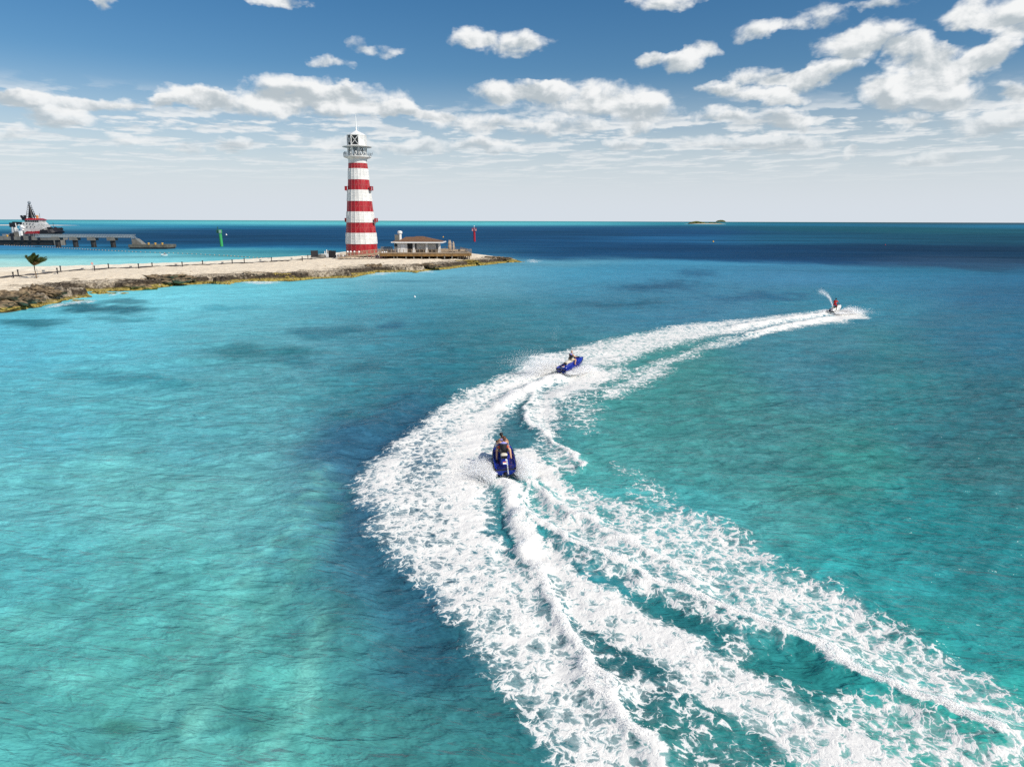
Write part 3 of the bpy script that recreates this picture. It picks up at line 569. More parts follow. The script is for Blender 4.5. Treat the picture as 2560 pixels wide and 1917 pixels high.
    bsm = nodes.new('ShaderNodeMixShader'); t.put(bsm.inputs[0], fac); t.t.links.new(dfw.outputs[0], bsm.inputs[1]); t.t.links.new(gls.outputs[0], bsm.inputs[2]); bs = bsm; t.t.links.new(bsm.outputs[0], out.inputs[0])
    if with_foam:
        fw_ = t.n('ShaderNodeTexNoise', noise_dimensions='2D'); t.put(fw_.inputs['Vector'], flat); fw_.inputs['Scale'].default_value = 1.7; fw_.inputs['Detail'].default_value = 3.5; fw_.inputs['Roughness'].default_value = .52
        fp = t.v('MULTIPLY_ADD', t.v('SUBTRACT', fw_.outputs['Color'], (.5, .5, .5)), (.62, .62, 0), flat)
        def cells(sc_, f):
            v = t.n('ShaderNodeTexVoronoi', voronoi_dimensions='2D', feature='DISTANCE_TO_EDGE'); t.put(v.inputs['Vector'], t.v('MULTIPLY', fp, f)); v.inputs['Scale'].default_value = sc_
            return v.outputs['Distance']
        c1 = cells(1.6, (1, .85, 1)); c2 = cells(4.4, (1, .85, 1)); c3 = cells(.8, (1, .8, 1)); c4 = cells(10, (1, .85, 1))
        pw = lambda v, top_: t.m('POWER', t.mr(v, 0, top_, smooth=False), .6)
        nz = t.noise(fp, 3.6, 5, .6, .3, '2D'); nf = t.noise(fp, 7.5, 5, .65, 0, '2D'); nb = t.noise(flat, .7, 4, .55, .4, '2D')
        # low value = foam gathers first
        pat = t.m('ADD', t.m('MULTIPLY', pw(c1, .42), .27), t.m('MULTIPLY', pw(c2, .40), .20))
        pat = t.m('ADD', pat, t.m('MULTIPLY', pw(c4, .40), .08))
        pat = t.m('ADD', pat, t.m('MULTIPLY', pw(c3, .45), .08))
        pat = t.m('ADD', pat, t.m('MULTIPLY', t.mr(nz, .25, .75, smooth=False), .30))
        pat = t.m('ADD', pat, t.m('MULTIPLY', t.m('SUBTRACT', nf, .5), .12))
        pat = t.m('ADD', pat, t.m('MULTIPLY', t.m('SUBTRACT', nb, .5), .50))
        pat = t.m('MULTIPLY_ADD', t.m('SUBTRACT', pat, .538), 2.2, .5)
        thr = t.mr(fa, 0, 1, -.02, 1.04, smooth=False)
        dlt = t.m('SUBTRACT', thr, pat)
        f = t.mr(dlt, -.07, .17)
        f = t.m('MULTIPLY', f, t.mr(fa, .03, .2))
        veil = t.m('MULTIPLY', t.mr(dlt, -.6, .05), t.m('MULTIPLY', t.mr(fa, .05, .7), .48))
        f = t.m('MAXIMUM', f, veil)
        fd = nodes.new('ShaderNodeBsdfPrincipled'); fd.inputs['Roughness'].default_value = .8; fd.inputs['Specular IOR Level'].default_value = .2
        thick = t.mr(dlt, .0, .34)
        t.put(fd.inputs['Base Color'], t.mixc(thick, (.60, .69, .68), (.84, .82, .775)))
        fb_ = t.n('ShaderNodeBump'); fb_.inputs['Strength'].default_value = .30; fb_.inputs['Distance'].default_value = .09
        t.put(fb_.inputs['Height'], t.m('ADD', t.m('MULTIPLY', t.mr(dlt, 0, .7), .7), t.m('MULTIPLY', nf, .28))); t.put(fd.inputs['Normal'], fb_.outputs[0])
        mx = nodes.new('ShaderNodeMixShader'); t.put(mx.inputs[0], f); t.t.links.new(bs.outputs[0], mx.inputs[1]); t.t.links.new(fd.outputs[0], mx.inputs[2])
        t.t.links.new(mx.outputs[0], out.inputs[0])
    return m
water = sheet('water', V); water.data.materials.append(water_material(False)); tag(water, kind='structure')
Vf = V.copy(); Vf[:, 2] += (-.012 + .03 * sstep(.03, .12, foam)) * (1 + y * .01)
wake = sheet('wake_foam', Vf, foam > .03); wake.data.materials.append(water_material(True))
tag(wake, 'white churned foam of the wakes curving behind the personal watercraft', 'wake', kind='stuff')

# ------------------------------------------------------------------ the rocky sand spit
FRONT = [(-420, 850), (-150, 806), (0, 785), (60, 778), (120, 766), (175, 754), (232, 744), (185, 738), (195, 732), (240, 731), (300, 730), (360, 724), (400, 720), (448, 715), (521, 710), (577, 712), (615, 704), (691, 703), (729, 702), (780, 697), (830, 694), (881, 693), (919, 684), (957, 679), (1012, 678), (1041, 680), (1063, 675), (1121, 670), (1166, 664), (1211, 660), (1247, 656), (1293, 651), (1318, 650)]
BACK = [(1318, 650), (1300, 644), (1240, 636), (1190, 628), (1120, 622), (1000, 620), (900, 622), (800, 634), (754, 640), (653, 650), (527, 658), (440, 664), (199, 674), (0, 681), (-420, 700)]
fp = adjpts(FRONT); bp_ = adjpts(BACK)
ring = np.vstack([fp, bp_[1:]])
def land_z(x, y):
    x = np.asarray(x, float); y = np.asarray(y, float)
    jx = x + fbm(x * .16, y * .16, 4, 81, .6) * 4.5; jy = y + fbm(x * .13, y * .2, 4, 87, .6) * 5.0
    ins = inside(x, y, ring); 
    dfr = seg_dist(jx, jy, fp); dbk = seg_dist(x, y, bp_)
    insj = inside(jx, jy, ring)
    dfs = np.where(insj, dfr, -dfr)
    n1 = fbm(x * .30, y * .30, 5, 91, .6); n2 = fbm(x * 1.1, y * 1.1, 4, 95, .65)
    edge = .55 + .35 * n1
    ledge = np.clip(.38 * sstep(-.8, .5, dfs + n2 * .8), 0, 1)
    cliff = -1.0 + .75 * sstep(-4, -.8, dfs) + .62 * sstep(-.9, .6, dfs + n2 * .7) + (1.0 + .45 * n1) * sstep(1.1, 2.3, dfs + n2 * 1.1 + n1 * 1.6) + .30 * sstep(4, 16, dfs)
    rough = (np.abs(n2) * .75 - .1) * sstep(.2, 2.2, dfs) * sstep(20, 3, dfs) * .95
    pits = -.85 * sstep(.28, .5, fbm(x * .5 + 5, y * .5, 4, 99, .6)) * sstep(1.5, 3, dfs) * sstep(9, 4, dfs)
    back = np.where(ins, dbk, -dbk) * .13 - .25
    cl = cliff + rough + pits; cl = np.where(dfs > .8, np.maximum(cl, .16 * sstep(.8, 1.6, dfs) + .10 * np.abs(n2)), cl)
    z = np.minimum(cl, np.maximum(back, -1.2) + n2 * .02)
    tip = sstep(0, 30, x)                       # the bare tip beyond the deck is low rock
    return np.minimum(z, 1.75), dfs, dbk, tip
gx = np.arange(-190, 12, .27); gy = np.arange(84, 262, .30)
GX, GY = np.meshgrid(gx, gy, indexing='xy')
sh = GX.shape; fx = GX.ravel(); fy = GY.ravel()
pre = inside(fx, fy, ring) | (np.minimum(seg_dist(fx, fy, fp), seg_dist(fx, fy, bp_)) < 5)
Z0 = np.full(fx.shape, -1.2); D0 = np.full(fx.shape, -9.0); B0 = np.full(fx.shape, -9.0)
zz, dd, bb, tt = land_z(fx[pre], fy[pre]); Z0[pre] = zz; D0[pre] = dd; B0[pre] = bb
ii = np.arange(fx.size).reshape(sh)
q = np.stack([ii[:-1, :-1], ii[:-1, 1:], ii[1:, 1:], ii[1:, :-1]], -1).reshape(-1, 4)
q = q[pre[q].all(1) & (Z0[q] > -.6).any(1)]
used, inv = np.unique(q, return_inverse=True)
land = np_mesh('beach', np.stack([fx, fy, Z0], -1)[used], inv.reshape(-1, 4)); tag(land, kind='structure')
at = land.data.attributes.new('inland', 'FLOAT', 'POINT'); at.data.foreach_set('value', D0[used].astype(np.float32))
at = land.data.attributes.new('backshore', 'FLOAT', 'POINT'); at.data.foreach_set('value', B0[used].astype(np.float32))
m = bpy.data.materials.new('limestone_and_sand'); m.use_nodes = True; t = NT(m.node_tree); bs = m.node_tree.nodes['Principled BSDF']
pos = t.n('ShaderNodeNewGeometry').outputs['Position']; pz = t.sep(pos)[2]
inl = t.n('ShaderNodeAttribute', attribute_name='inland').outputs['Fac']
bk = t.n('ShaderNodeAttribute', attribute_name='backshore').outputs['Fac']
na = t.noise(pos, .35, 6, .65); big = t.noise(pos, .085, 3, .55); nb = t.noise(pos, 1.6, 6, .7); nc_ = t.noise(pos, 5, 4, .7)
sandc = t.mixc(t.mr(nb, .3, .7), (.66, .55, .41), (.82, .72, .56))
greyrock = t.mixc(t.mr(nb, .38, .62), (.14, .11, .075), (.52, .44, .33))
darkrock = t.mixc(t.mr(nb, .35, .65), (.020, .015, .010), (.10, .075, .05))
algae = t.mixc(t.mr(nb, .36, .6), (.10, .075, .015), (.42, .33, .09))
hh = t.m('ADD', t.m('ADD', pz, t.m('MULTIPLY', t.m('SUBTRACT', big, .5), 1.1)), t.m('MULTIPLY', t.m('SUBTRACT', nb, .5), .7))
c = t.mixc(t.mr(t.m('ADD', inl, t.m('MULTIPLY', t.m('SUBTRACT', na, .5), 22)), 4.5, 11), greyrock, sandc)
dk = t.m('MULTIPLY', t.mr(t.m('ADD', inl, t.m('ADD', t.m('MULTIPLY', t.m('SUBTRACT', na, .5), 14), t.m('MULTIPLY', t.m('SUBTRACT', big, .5), 34))), 6.0, 2.5), t.mr(hh, 1.75, 1.25))
c = t.mixc(dk, c, darkrock)
c = t.mixc(t.mr(hh, .72, .34), c, algae)
c = t.mixc(t.mr(pz, .10, .02), c, (.05, .045, .02))
beachf = t.m('MULTIPLY', t.mr(t.m('SUBTRACT', inl, bk), 6, 14), 1.0)
c = t.mixc(beachf, c, t.mixc(t.mr(nb, .3, .7), (.74, .66, .52), (.84, .77, .63)))
t.put(bs.inputs['Base Color'], c); bs.inputs['Roughness'].default_value = .9; bs.inputs['Specular IOR Level'].default_value = .2
b = t.n('ShaderNodeBump'); t.put(b.inputs['Strength'], t.mr(inl, 12, 5, .18, .9)); b.inputs['Distance'].default_value = .35
t.put(b.inputs['Height'], t.m('ADD', nb, t.m('MULTIPLY', nc_, .35))); t.put(bs.inputs['Normal'], b.outputs[0])
land.data.materials.append(m)
def gz(p):
    z, _, _, _ = land_z(np.array([p[0]]), np.array([p[1]])); return float(z[0])
def on_land(px, py):                   # the point of the ground seen at that pixel
    p = P(px, py, 1.5)
    for _ in range(4): p = P(px, py, max(0.05, gz(p)))
    return p

# ---- materials
M = {}
M['white'] = mat('white_paint', (.70, .69, .66), .45, var=.16, vscale=.7)
M['shipwhite'] = mat('weathered_ship_white', (.50, .50, .49), .5, var=.25, vscale=.5)
M['white2'] = mat('white_gloss', (.82, .82, .80), .3)
M['red'] = mat('red_paint', (.35, .005, .013), .42, var=.22, vscale=.5)
M['redline'] = mat('faded_red_seam', (.62, .16, .15), .6)
M['greyline'] = mat('panel_seam', (.88, .87, .84), .6)
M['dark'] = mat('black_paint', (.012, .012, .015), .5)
M['glass'] = mat('dark_glass', (.012, .016, .018), .12)
M['steel'] = mat('grey_steel', (.28, .31, .33), .45, metal=.3)
M['wood'] = mat('weathered_timber', (.33, .25, .17), .8, var=.35, vscale=2.5)
M['deck'] = mat('brown_deck_fascia', (.22, .12, .035), .75, var=.35, vscale=1.2)
M['shingle'] = mat('brown_shingles', (.17, .088, .045), .9, var=.3, vscale=1.5, bump=.6, bscale=6)
M['stucco'] = mat('white_stucco', (.74, .72, .68), .8, var=.06, vscale=1)
M['concrete'] = mat('pier_concrete', (.185, .175, .15), .85, var=.3, vscale=.5)
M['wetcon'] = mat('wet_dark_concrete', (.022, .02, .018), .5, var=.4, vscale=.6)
M['asphalt'] = mat('grey_path', (.10, .088, .08), .9, var=.2, vscale=1)
M['canvas'] = mat('tan_canvas', (.48, .38, .28), .9, var=.15)
M['green'] = mat('green_paint', (.035, .36, .10), .5, var=.2)
M['dkgreen'] = mat('dark_green_paint', (.02, .10, .06), .5)
M['palegrn'] = mat('pale_daymark', (.30, .42, .36), .6)
M['yellow'] = mat('yellow_paint', (.75, .42, .02), .5)
M['redbuoy'] = mat('red_marker_paint', (.42, .008, .022), .45, var=.15)
M['pink'] = mat('faded_pink', (.75, .42, .38), .6)
M['globe'] = mat('white_globe', (.85, .85, .84), .3)
M['trunk'] = mat('palm_bark', (.16, .115, .075), .9, var=.3, vscale=6)
M['frond'] = mat('palm_leaf', (.055, .085, .018), .6, var=.35, vscale=3)
M['fronddry'] = mat('dry_palm_leaf', (.17, .12, .04), .7, var=.3, vscale=3)
M['blue'] = mat('glossy_blue', (.009, .026, .27), .22, coat=.6, spec=.6)
M['navy'] = mat('dark_blue', (.008, .012, .10), .3, coat=.4)
M['seat'] = mat('cream_seat', (.62, .56, .46), .6)
M['skin'] = mat('tanned_skin', (.42, .19, .09), .55)
M['skin2'] = mat('fair_skin', (.58, .32, .20), .55)
M['skind'] = mat('brown_skin', (.10, .045, .025), .55)
M['vest'] = mat('black_vest', (.010, .010, .014), .7)
M['lilac'] = mat('pale_violet_vest', (.28, .28, .62), .7)
M['shortsr'] = mat('red_shorts', (.55, .03, .015), .8)
M['shirt'] = mat('red_shirt', (.55, .02, .012), .8)
M['shortsc'] = mat('crimson_shorts', (.55, .015, .05), .8)
M['cream'] = mat('cream_shorts', (.62, .52, .38), .8)
M['hairb'] = mat('black_hair', (.006, .005, .005), .6)
M['hairn'] = mat('brown_hair', (.10, .035, .012), .6)
M['shrub'] = mat('scrub_green', (.10, .12, .02), .8, var=.4, vscale=.3)

# ---- path along the spit
pth = [(-420, 748), (-200, 722), (0, 701), (89, 691.5), (147, 684.5), (219, 678.5), (298, 674.5), (398, 669), (500, 664), (577, 660.5), (678, 654.5), (780, 647), (842, 642)]
pp = [P(a, b, 1.5) for a, b in pth]
dense = []
for a, b in zip(pp[:-1], pp[1:]):
    for k in range(10): dense.append(a.lerp(b, k / 10))
dense.append(pp[-1])
mb = MB(); vs = []
for i, p in enumerate(dense):
    dr = (dense[min(i + 1, len(dense) - 1)] - dense[max(i - 1, 0)]).normalized(); n = Vector((-dr.y, dr.x, 0))
    for s_ in (-1, 1):
        q_ = p + n * 1.15 * s_; vs.append((q_.x, q_.y, max(gz(q_), gz(p), .5) + .10))
mb.add(vs, [(2 * i, 2 * i + 1, 2 * i + 3, 2 * i + 2) for i in range(len(dense) - 1)])
tag(mb.build('path', M['asphalt']), kind='structure')

# ---- sand bar far behind the quay and the horizon islands
def mound(name, cx, cy, lx, ly, h, m_, label=None, cat=None, kind=None):
    p = P(cx, cy); s_ = H / abs(ray(cx, cy)[2]); k = s_ / FPX
    mb = MB(); n = 40; vs = []; L = lx * k
    for j in range(5):
        f = j / 4; z = h * math.sin(f * math.pi / 2) - .1; sc_ = 1 - .75 * f
        for i in range(n):
            a = 2 * math.pi * i / n; w_ = 1 + .18 * math.sin(3 * a + cx) + .1 * math.sin(7 * a)
            vs.append((p.x + L * sc_ * w_ * math.cos(a), p.y + ly * sc_ * w_ * math.sin(a), z))
    fs = [(j * n + i, j * n + (i + 1) % n, (j + 1) * n + (i + 1) % n, (j + 1) * n + i) for j in range(4) for i in range(n)] + [tuple(4 * n + i for i in range(n))]
    o = mb.add(vs, fs).build(name, m_, smooth=True); tag(o, label, cat, kind=kind); return o, p, k
M['sandbar'] = mat('white_sand', (.74, .68, .58), .9, var=.1, vscale=.02)
mound('sandbar', 30, 567.5, 175, 60, 1.4, M['sandbar'], kind='structure')
o, p, k = mound('island', 1764, 559.5, 42, 160, 2.6, M['sandbar'], kind='structure')
def clump(p, w_, h_, seed, name, lab, cat):
    rg = random.Random(seed); mb = MB()
    for i in range(130):
        a = rg.uniform(-1, 1); hh_ = h_ * (1 - a * a) ** .5 * rg.uniform(.35, 1); r = h_ * rg.uniform(.2, .34)
        mb.ball((p.x + a * w_, p.y + rg.uniform(-1, 1) * w_ * .4, 1 + hh_ - r * .5), (r * 1.5, r * 1.5, r), 6, 4)
    return tag(mb.build(name, M['shrub']), lab, cat)
clump(Vector((p.x - 22 * k, p.y, 0)), 20 * k, 6 * k, 1, 'shrub_thicket', 'taller yellow green thicket on the left half of the far sandy islet', 'shrubs')
clump(Vector((p.x + 16 * k, p.y, 0)), 22 * k, 3.5 * k, 2, 'shrub_thicket', 'low flat green thicket on the right half of the far sandy islet', 'shrubs')
o, p, k = mound('island', 1802, 554.6, 12, 300, 2.5, M['sandbar'], kind='structure')
clump(p, 10 * k, 4.5 * k, 3, 'tree_clump', 'dark clump of trees on the horizon just right of the sandy islet', 'trees')
o, p, k = mound('island', 1908, 556.2, 12, 300, 4, M['shrub'], kind='structure')

# ---- lighthouse
LY = 223.0; LX = 905.3
def lq(px, py): return Q(px, py, LY)
base = lq(LX, 636); lx0 = base.x; zb = base.z
def lz(py): return lq(LX, py).z - zb
def lr(wpx, py=600): return (lq(LX + wpx / 2, py).x - lq(LX - wpx / 2, py).x) / 2
L_ = empty('lighthouse', (lx0, LY, zb)); tag(L_, 'tall tapering lighthouse with red and white bands and a white lantern room', 'lighthouse')
NS = 20
bands = [(636, 607, 78, 76.3, 'red'), (607, 579.5, 78.2, 74.6, 'white'), (579.5, 554, 73.2, 69.4, 'red'), (554, 527, 70.2, 66.0, 'white'), (527, 501, 64.6, 60.8, 'red'), (501, 473, 61.8, 56.6, 'white'), (473, 447.6, 54.8, 51.0, 'red'), (447.6, 420, 51.6, 48.2, 'white'), (420, 406.7, 47.2, 45.6, 'red'), (406.7, 396.5, 45.8, 44.6, 'white')]
bobj = []
for (a, b, w0, w1, c_) in bands:
    tw = MB(); tw.lathe([(lr(w0), lz(a)), (lr(w1), lz(b))], NS, ph=.5); bobj.append(tw.build(c_ + '_band', M[c_], L_))
tw = MB(); tw.lathe([(lr(45), lz(396.45)), (lr(50), lz(394.5)), (lr(62), lz(392.5)), (lr(66), lz(391.8)), (lr(66), lz(390.6))], NS, ph=.5); tw.build('cornice', M['white'], L_)
def wall_pt(ang, f, w0, w1, a, b, out=.02):
    r = (lr(w0) * (1 - f) + lr(w1) * f) * math.cos(math.pi / NS) ; k = ang * NS / (2 * math.pi) - .5
    fr = (k - round(k)) * 2 * math.pi / NS
    # distance from axis to a facet or a corner
    da = ((ang / (2 * math.pi) * NS) % 1.0 - .5 - .0); 
    i = math.floor(ang * NS / (2 * math.pi) - .5); mid = (i + 1.0) * 2 * math.pi / NS
    rr = r / math.cos(ang - mid) + out
    return Vector((rr * math.cos(ang), rr * math.sin(ang), lz(a) * (1 - f) + lz(b) * f))
for bi, (a, b, w0, w1, c_) in enumerate(bands[:9]):
    st = 2 * math.pi / NS; sm_ = MB()
    if c_ == 'white':
        for k in range(NS):
            an = (k + .5) * st; sm_.bar(wall_pt(an, .01, w0, w1, a, b), wall_pt(an, .99, w0, w1, a, b), .10, .06)
        for f in (.0, .25, .5, .75):
            for k in range(NS): sm_.bar(wall_pt((k + .50) * st, f + .012, w0, w1, a, b, .01), wall_pt((k + 1.50) * st, f + .012, w0, w1, a, b, .01), .06, .05)
        sm_.build('panel_seam', M['greyline'], bobj[bi])
    else:
        for k in range(11, 20):
            an = (k + .5) * st; sm_.bar(wall_pt(an, .02, w0, w1, a, b), wall_pt(an, .98, w0, w1, a, b), .07, .05)
            f0, f1 = (.02, .98) if k % 2 == 0 else (.98, .02)
            if k > 13: sm_.bar(wall_pt((k + .50) * st, f0, w0, w1, a, b, .03), wall_pt((k + 1.50) * st, f1, w0, w1, a, b, .03), .09, .04)
            sm_.bar(wall_pt((k + .50) * st, .5, w0, w1, a, b, .03), wall_pt((k + 1.50) * st, .5, w0, w1, a, b, .03), .06, .04)
        sm_.build('cross_bracing', M['redline'], bobj[bi])
for (ya, yb, cx_) in ((464, 474.5, 868.5), (464, 474.5, 930), (543, 553, 864.5), (543, 553, 938.5)):
    s_ = -1 if cx_ < LX else 1; xa = lq(cx_, 470).x - lx0; z0 = lz(yb); z1 = lz(ya)
    bb_ = MB(); wv_ = .42
    bb_.box((xa, -1.0, z0 + .04), (wv_ * 2, 1.9, .08)); bb_.box((xa, -1.0, z1 - .05), (wv_ * 2, 1.9, .1))
    bb_.box((xa + s_ * .4, -1.0, (z0 + z1) / 2), (.07, 1.8, z1 - z0 - .2))
    for yy_ in (-1.9, -1.3, -.7, -.1): bb_.box((xa + s_ * .36, yy_, (z0 + z1) / 2), (.1, .1, z1 - z0 - .16))
    bb_.box((xa - s_ * .1, -1.88, (z0 + z1) / 2), (.6, .05, z1 - z0 - .22))
    bal = bb_.build('balcony', M['red'], L_)
    b2 = MB(); b2.bar((xa - s_ * .1, -.6, z0 - .02), (xa - s_ * .55, -.4, z0 - .8), .14); b2.bar((xa - s_ * .1, -1.5, z0 - .02), (xa - s_ * .55, -1.2, z0 - .8), .14); b2.build('bracket', M['white'], bal)
# gallery, railing, lattice legs, ring, lantern room
g = MB(); g.lathe([(lr(66.5), lz(390.5)), (lr(66.5), lz(389.2))], 28); g.build('gallery_floor', M['white'], L_)
ra = MB(); rr = lr(66)
for k in range(28):
    a = 2 * math.pi * k / 28; ra.tube([(rr * math.cos(a), rr * math.sin(a), lz(389.2)), (rr * math.cos(a), rr * math.sin(a), lz(380.5))], .045, 5)
for z_ in (380.5, 383.3, 386): 
    for k in range(28):
        a = 2 * math.pi * k / 28; b = 2 * math.pi * (k + 1) / 28; ra.bar((rr * math.cos(a), rr * math.sin(a), lz(z_)), (rr * math.cos(b), rr * math.sin(b), lz(z_)), .06)
ra.build('railing', M['steel'], L_)
for i, (px_, s_) in enumerate(((866, .5), (877, .4), (894, .38), (909, .3), (921, .4), (933, .45))):   # flood lights and dishes on the rail
    a = math.asin(max(-1, min(1, (px_ - LX) / 35.0))); fl = MB(); rr2 = lr(60)
    c0 = (rr2 * math.sin(a), -rr2 * math.cos(a), lz(380 + (i % 3) * 1.6)); fl.ball(c0, s_ * .8, 10, 6); fl.bar((c0[0], c0[1], lz(389)), c0, .09)
    fl.build('floodlight', M['white2'], L_)
ar = MB(); ar.bar((lr(64), -2, lz(384)), (lr(80), -2, lz(384)), .1); ar.bar((lr(80), -2, lz(387)), (lr(80), -2, lz(380.5)), .12); ar.build('antenna_arm', M['steel'], L_)
le = MB(); n8 = 8; r0 = lr(44); r1 = lr(45)
for k in range(n8):
    a = 2 * math.pi * (k + .5) / n8; b = 2 * math.pi * (k + 1.5) / n8
    le.bar((r0 * math.cos(a), r0 * math.sin(a), lz(390)), (r1 * math.cos(a), r1 * math.sin(a), lz(366)), .26)
    mdl = (a + b) / 2
    le.bar((r0 * math.cos(mdl), r0 * math.sin(mdl), lz(390)), (r1 * math.cos(a), r1 * math.sin(a), lz(366)), .2)
    le.bar((r0 * math.cos(mdl), r0 * math.sin(mdl), lz(390)), (r1 * math.cos(b), r1 * math.sin(b), lz(366)), .2)
le.build('lattice_support', M['white'], L_)
co_ = MB(); co_.lathe([(lr(20), lz(390)), (lr(20), lz(365))], 12); co_.build('stair_core', M['steel'], L_)
rg_ = MB(); rg_.lathe([(lr(50), lz(366.6)), (lr(69), lz(366.2)), (lr(71), lz(365.4)), (lr(69), lz(364.7)), (lr(50), lz(363.8))], 28); rg_.build('upper_ring', M['white'], L_)
# lantern room: eight sided, solid white panels on its right side, open dark panes on the left
ln = MB(); n8 = 8; rl = lr(45.5); z0, z1 = lz(363.3), lz(336)
ang = [2 * math.pi * (k + .5) / n8 for k in range(n8)]
cor = [(rl * math.cos(a), rl * math.sin(a)) for a in ang]
for k in range(n8):
    ln.bar((*cor[k], z0), (*cor[k], z1), .22)
    a, b = cor[k], cor[(k + 1) % n8]
    ln.bar((*a, z0 + .12), (*b, z0 + .12), .2); ln.bar((*a, z1 - .12), (*b, z1 - .12), .2)
ln.build('lantern_frame', M['white'], L_)
gl = MB(); gl.lathe([(rl - .35, z0 + .05), (rl - .35, z1 - .05)], n8, ph=.5); gl.build('lantern_glass', M['glass'], L_)
pn = MB()
for k in range(n8):
    a, b = Vector((*cor[k], 0)), Vector((*cor[(k + 1) % n8], 0)); mid = (a + b) / 2
    if mid.x > .8: pn.bar((a.x, a.y, (z0 + z1) / 2), (b.x, b.y, (z0 + z1) / 2), .08, z1 - z0 - .45)
    else:
        pn.bar((*a[:2], z0 + .2), (*b[:2], z1 - .2), .15); pn.bar((*a[:2], z1 - .2), (*b[:2], z0 + .2), .15)
pn.build('lantern_panel', M['white'], L_)
rf = MB(); rf.lathe([(lr(46.5), lz(336.4)), (lr(46.5), lz(335.4)), (lr(6), lz(325)), (lr(3), lz(322.6)), (lr(5), lz(321.5)), (lr(4.2), lz(319.5)), (.01, lz(319))], n8, ph=.5, close=True); rf.build('roof', M['white2'], L_)
sp = MB(); sp.tube([(0, 0, lz(320)), (0, 0, lz(318)), (0, 0, lz(300)), (0, 0, lz(284.5))], [.3, .2, .14, .05], 8); sp.build('spire', M['white2'], L_)
va = MB(); va.tube([(lr(10), 0, lz(324)), (lr(10.5), 0, lz(314))], .035, 5); va.ball((lr(10.5), 0, lz(313.5)), .18, 6, 4); va.build('wind_sensor', M['white2'], L_)
dr_ = MB()
# ---- lighthouse yellow shrub at its foot
def small_palm(name, p, h, n, ln_, mats, label, cat, seed, wind_=(0, 0), rad=.06, droop=.5, lw=.16):
    rg = random.Random(seed); r_ = empty(name, p); tag(r_, label, cat)
    tk = MB(); top = Vector((-h * .05, 0, h)); tk.tube([(0, 0, -.2), (-h * .02, 0, h * .3), (-h * .05, 0, h * .7), top], [rad * 1.5, rad, rad * .85, rad * 1.1], 8); tk.build('trunk', M['trunk'], r_)
    for mi, part in enumerate(('crown', 'dry_frond')):
        cb = MB(); cnt = n if mi == 0 else n // 5
        for i in range(cnt):
            a = rg.uniform(0, 2 * math.pi); up_ = (rg.uniform(.25, 1.25) if h < 1.5 else rg.uniform(.75, 1.5)) if mi == 0 else rg.uniform(.5, 1.0); L2 = ln_ * rg.uniform(.7, 1.05); pts = []; d_ = Vector((math.cos(a) * math.cos(up_), math.sin(a) * math.cos(up_), math.sin(up_))); p0 = top.copy(); K = 9
            for k in range(K + 1):
                pts.append(p0.copy()); d_ = (d_ + Vector((wind_[0], wind_[1], -droop)) * (.09 + .035 * k)).normalized(); p0 = p0 + d_ * L2 / K
            for k in range(1, K):
                for s_ in (-1, 1):
                    for u_ in (0, .33, .66):
                        tn = (pts[k + 1] - pts[k]).normalized(); sd_ = tn.cross(Vector((0, 0, 1))).normalized(); ll = L2 * .30 * math.sin(math.pi * (k + u_ + .6) / (K + 1.4)) * rg.uniform(.8, 1.1)
                        q0 = pts[k].lerp(pts[k + 1], u_); tip_ = q0 + (sd_ * s_ * .75 + tn * .75 + Vector((wind_[0] * .5, wind_[1], -.45))).normalized() * ll
                        wd = tn * L2 * lw * .16
                        cb.add([q0 - wd, q0 + wd, tip_], [(0, 1, 2)])
            cb.tube(pts, [.03 * (1 - .09 * k) for k in range(K + 1)], 4)
        cb.build(part, M[mats[mi]], r_)
    return r_
pb = on_land(91.5, 698)
kk = math.hypot(pb.y, H) / FPX
small_palm('palm_tree', pb, 29 * kk, 24, 36 * kk, ('frond', 'fronddry'), 'lone wind-blown palm tree on the pale sand beside the path', 'palm tree', 5, (.42, 0), .09, .16, .26)
st_ = MB(); q_ = on_land(95.5, 697); st_.tube([q_, q_ + Vector((-.05, 0, 1.7))], .03, 5); tag(st_.build('stake', M['steel']), 'thin grey stake standing close beside the palm trunk', 'stake')
q_ = P(933, 634, zb); small_palm('young_palm', (q_.x, q_.y, q_.z), .9, 12, 1.5, ('shrub', 'shrub'), 'small yellow green palm against the red base of the lighthouse', 'palm', 9, (.1, 0), .06, .5, .6)

# ---- bollard lights along the path
def bollard_lamp():
    r_ = empty('bollard'); mb = MB(); mb.lathe([(.10, -.1), (.10, .82), (.085, .84)], 10); mb.build('post', M['dark'], r_)
    mb = MB(); mb.lathe([(.13, .84), (.15, .9), (.15, 1.0), (.08, 1.06)], 10); mb.build('cap', M['dark'], r_); return r_
bl = [(34, 699), (46, 692.5), (144, 687), (152, 681), (237, 680), (272, 674), (347, 673), (381, 670), (456, 667), (507, 663), (581, 660), (611, 656), (679, 653), (756, 651), (770, 646)]
first = bollard_lamp()
blab = ['leftmost dark bollard, on the near edge of the path left of the palm', 'second dark bollard from the left, beyond the path left of the palm', 'first dark bollard right of the palm, on the near edge of the path', 'dark bollard just beyond the first one right of the palm',
        'dark bollard beside the pink round sign', 'dark bollard on the beach side right of the pink round sign', 'near-side dark bollard below the end of the concrete landing', 'dark bollard on the beach side, right of the one below the landing', 'near-side dark bollard below and left of the green marker',
        'dark bollard on the beach side left of the green marker', 'near-side dark bollard right of the green marker', 'dark bollard on the beach side, sixth from the lighthouse fence', 'near-side dark bollard midway between green marker and lighthouse', 'near-side dark bollard closest to the lighthouse', 'last dark bollard, farthest along the path toward the lighthouse']
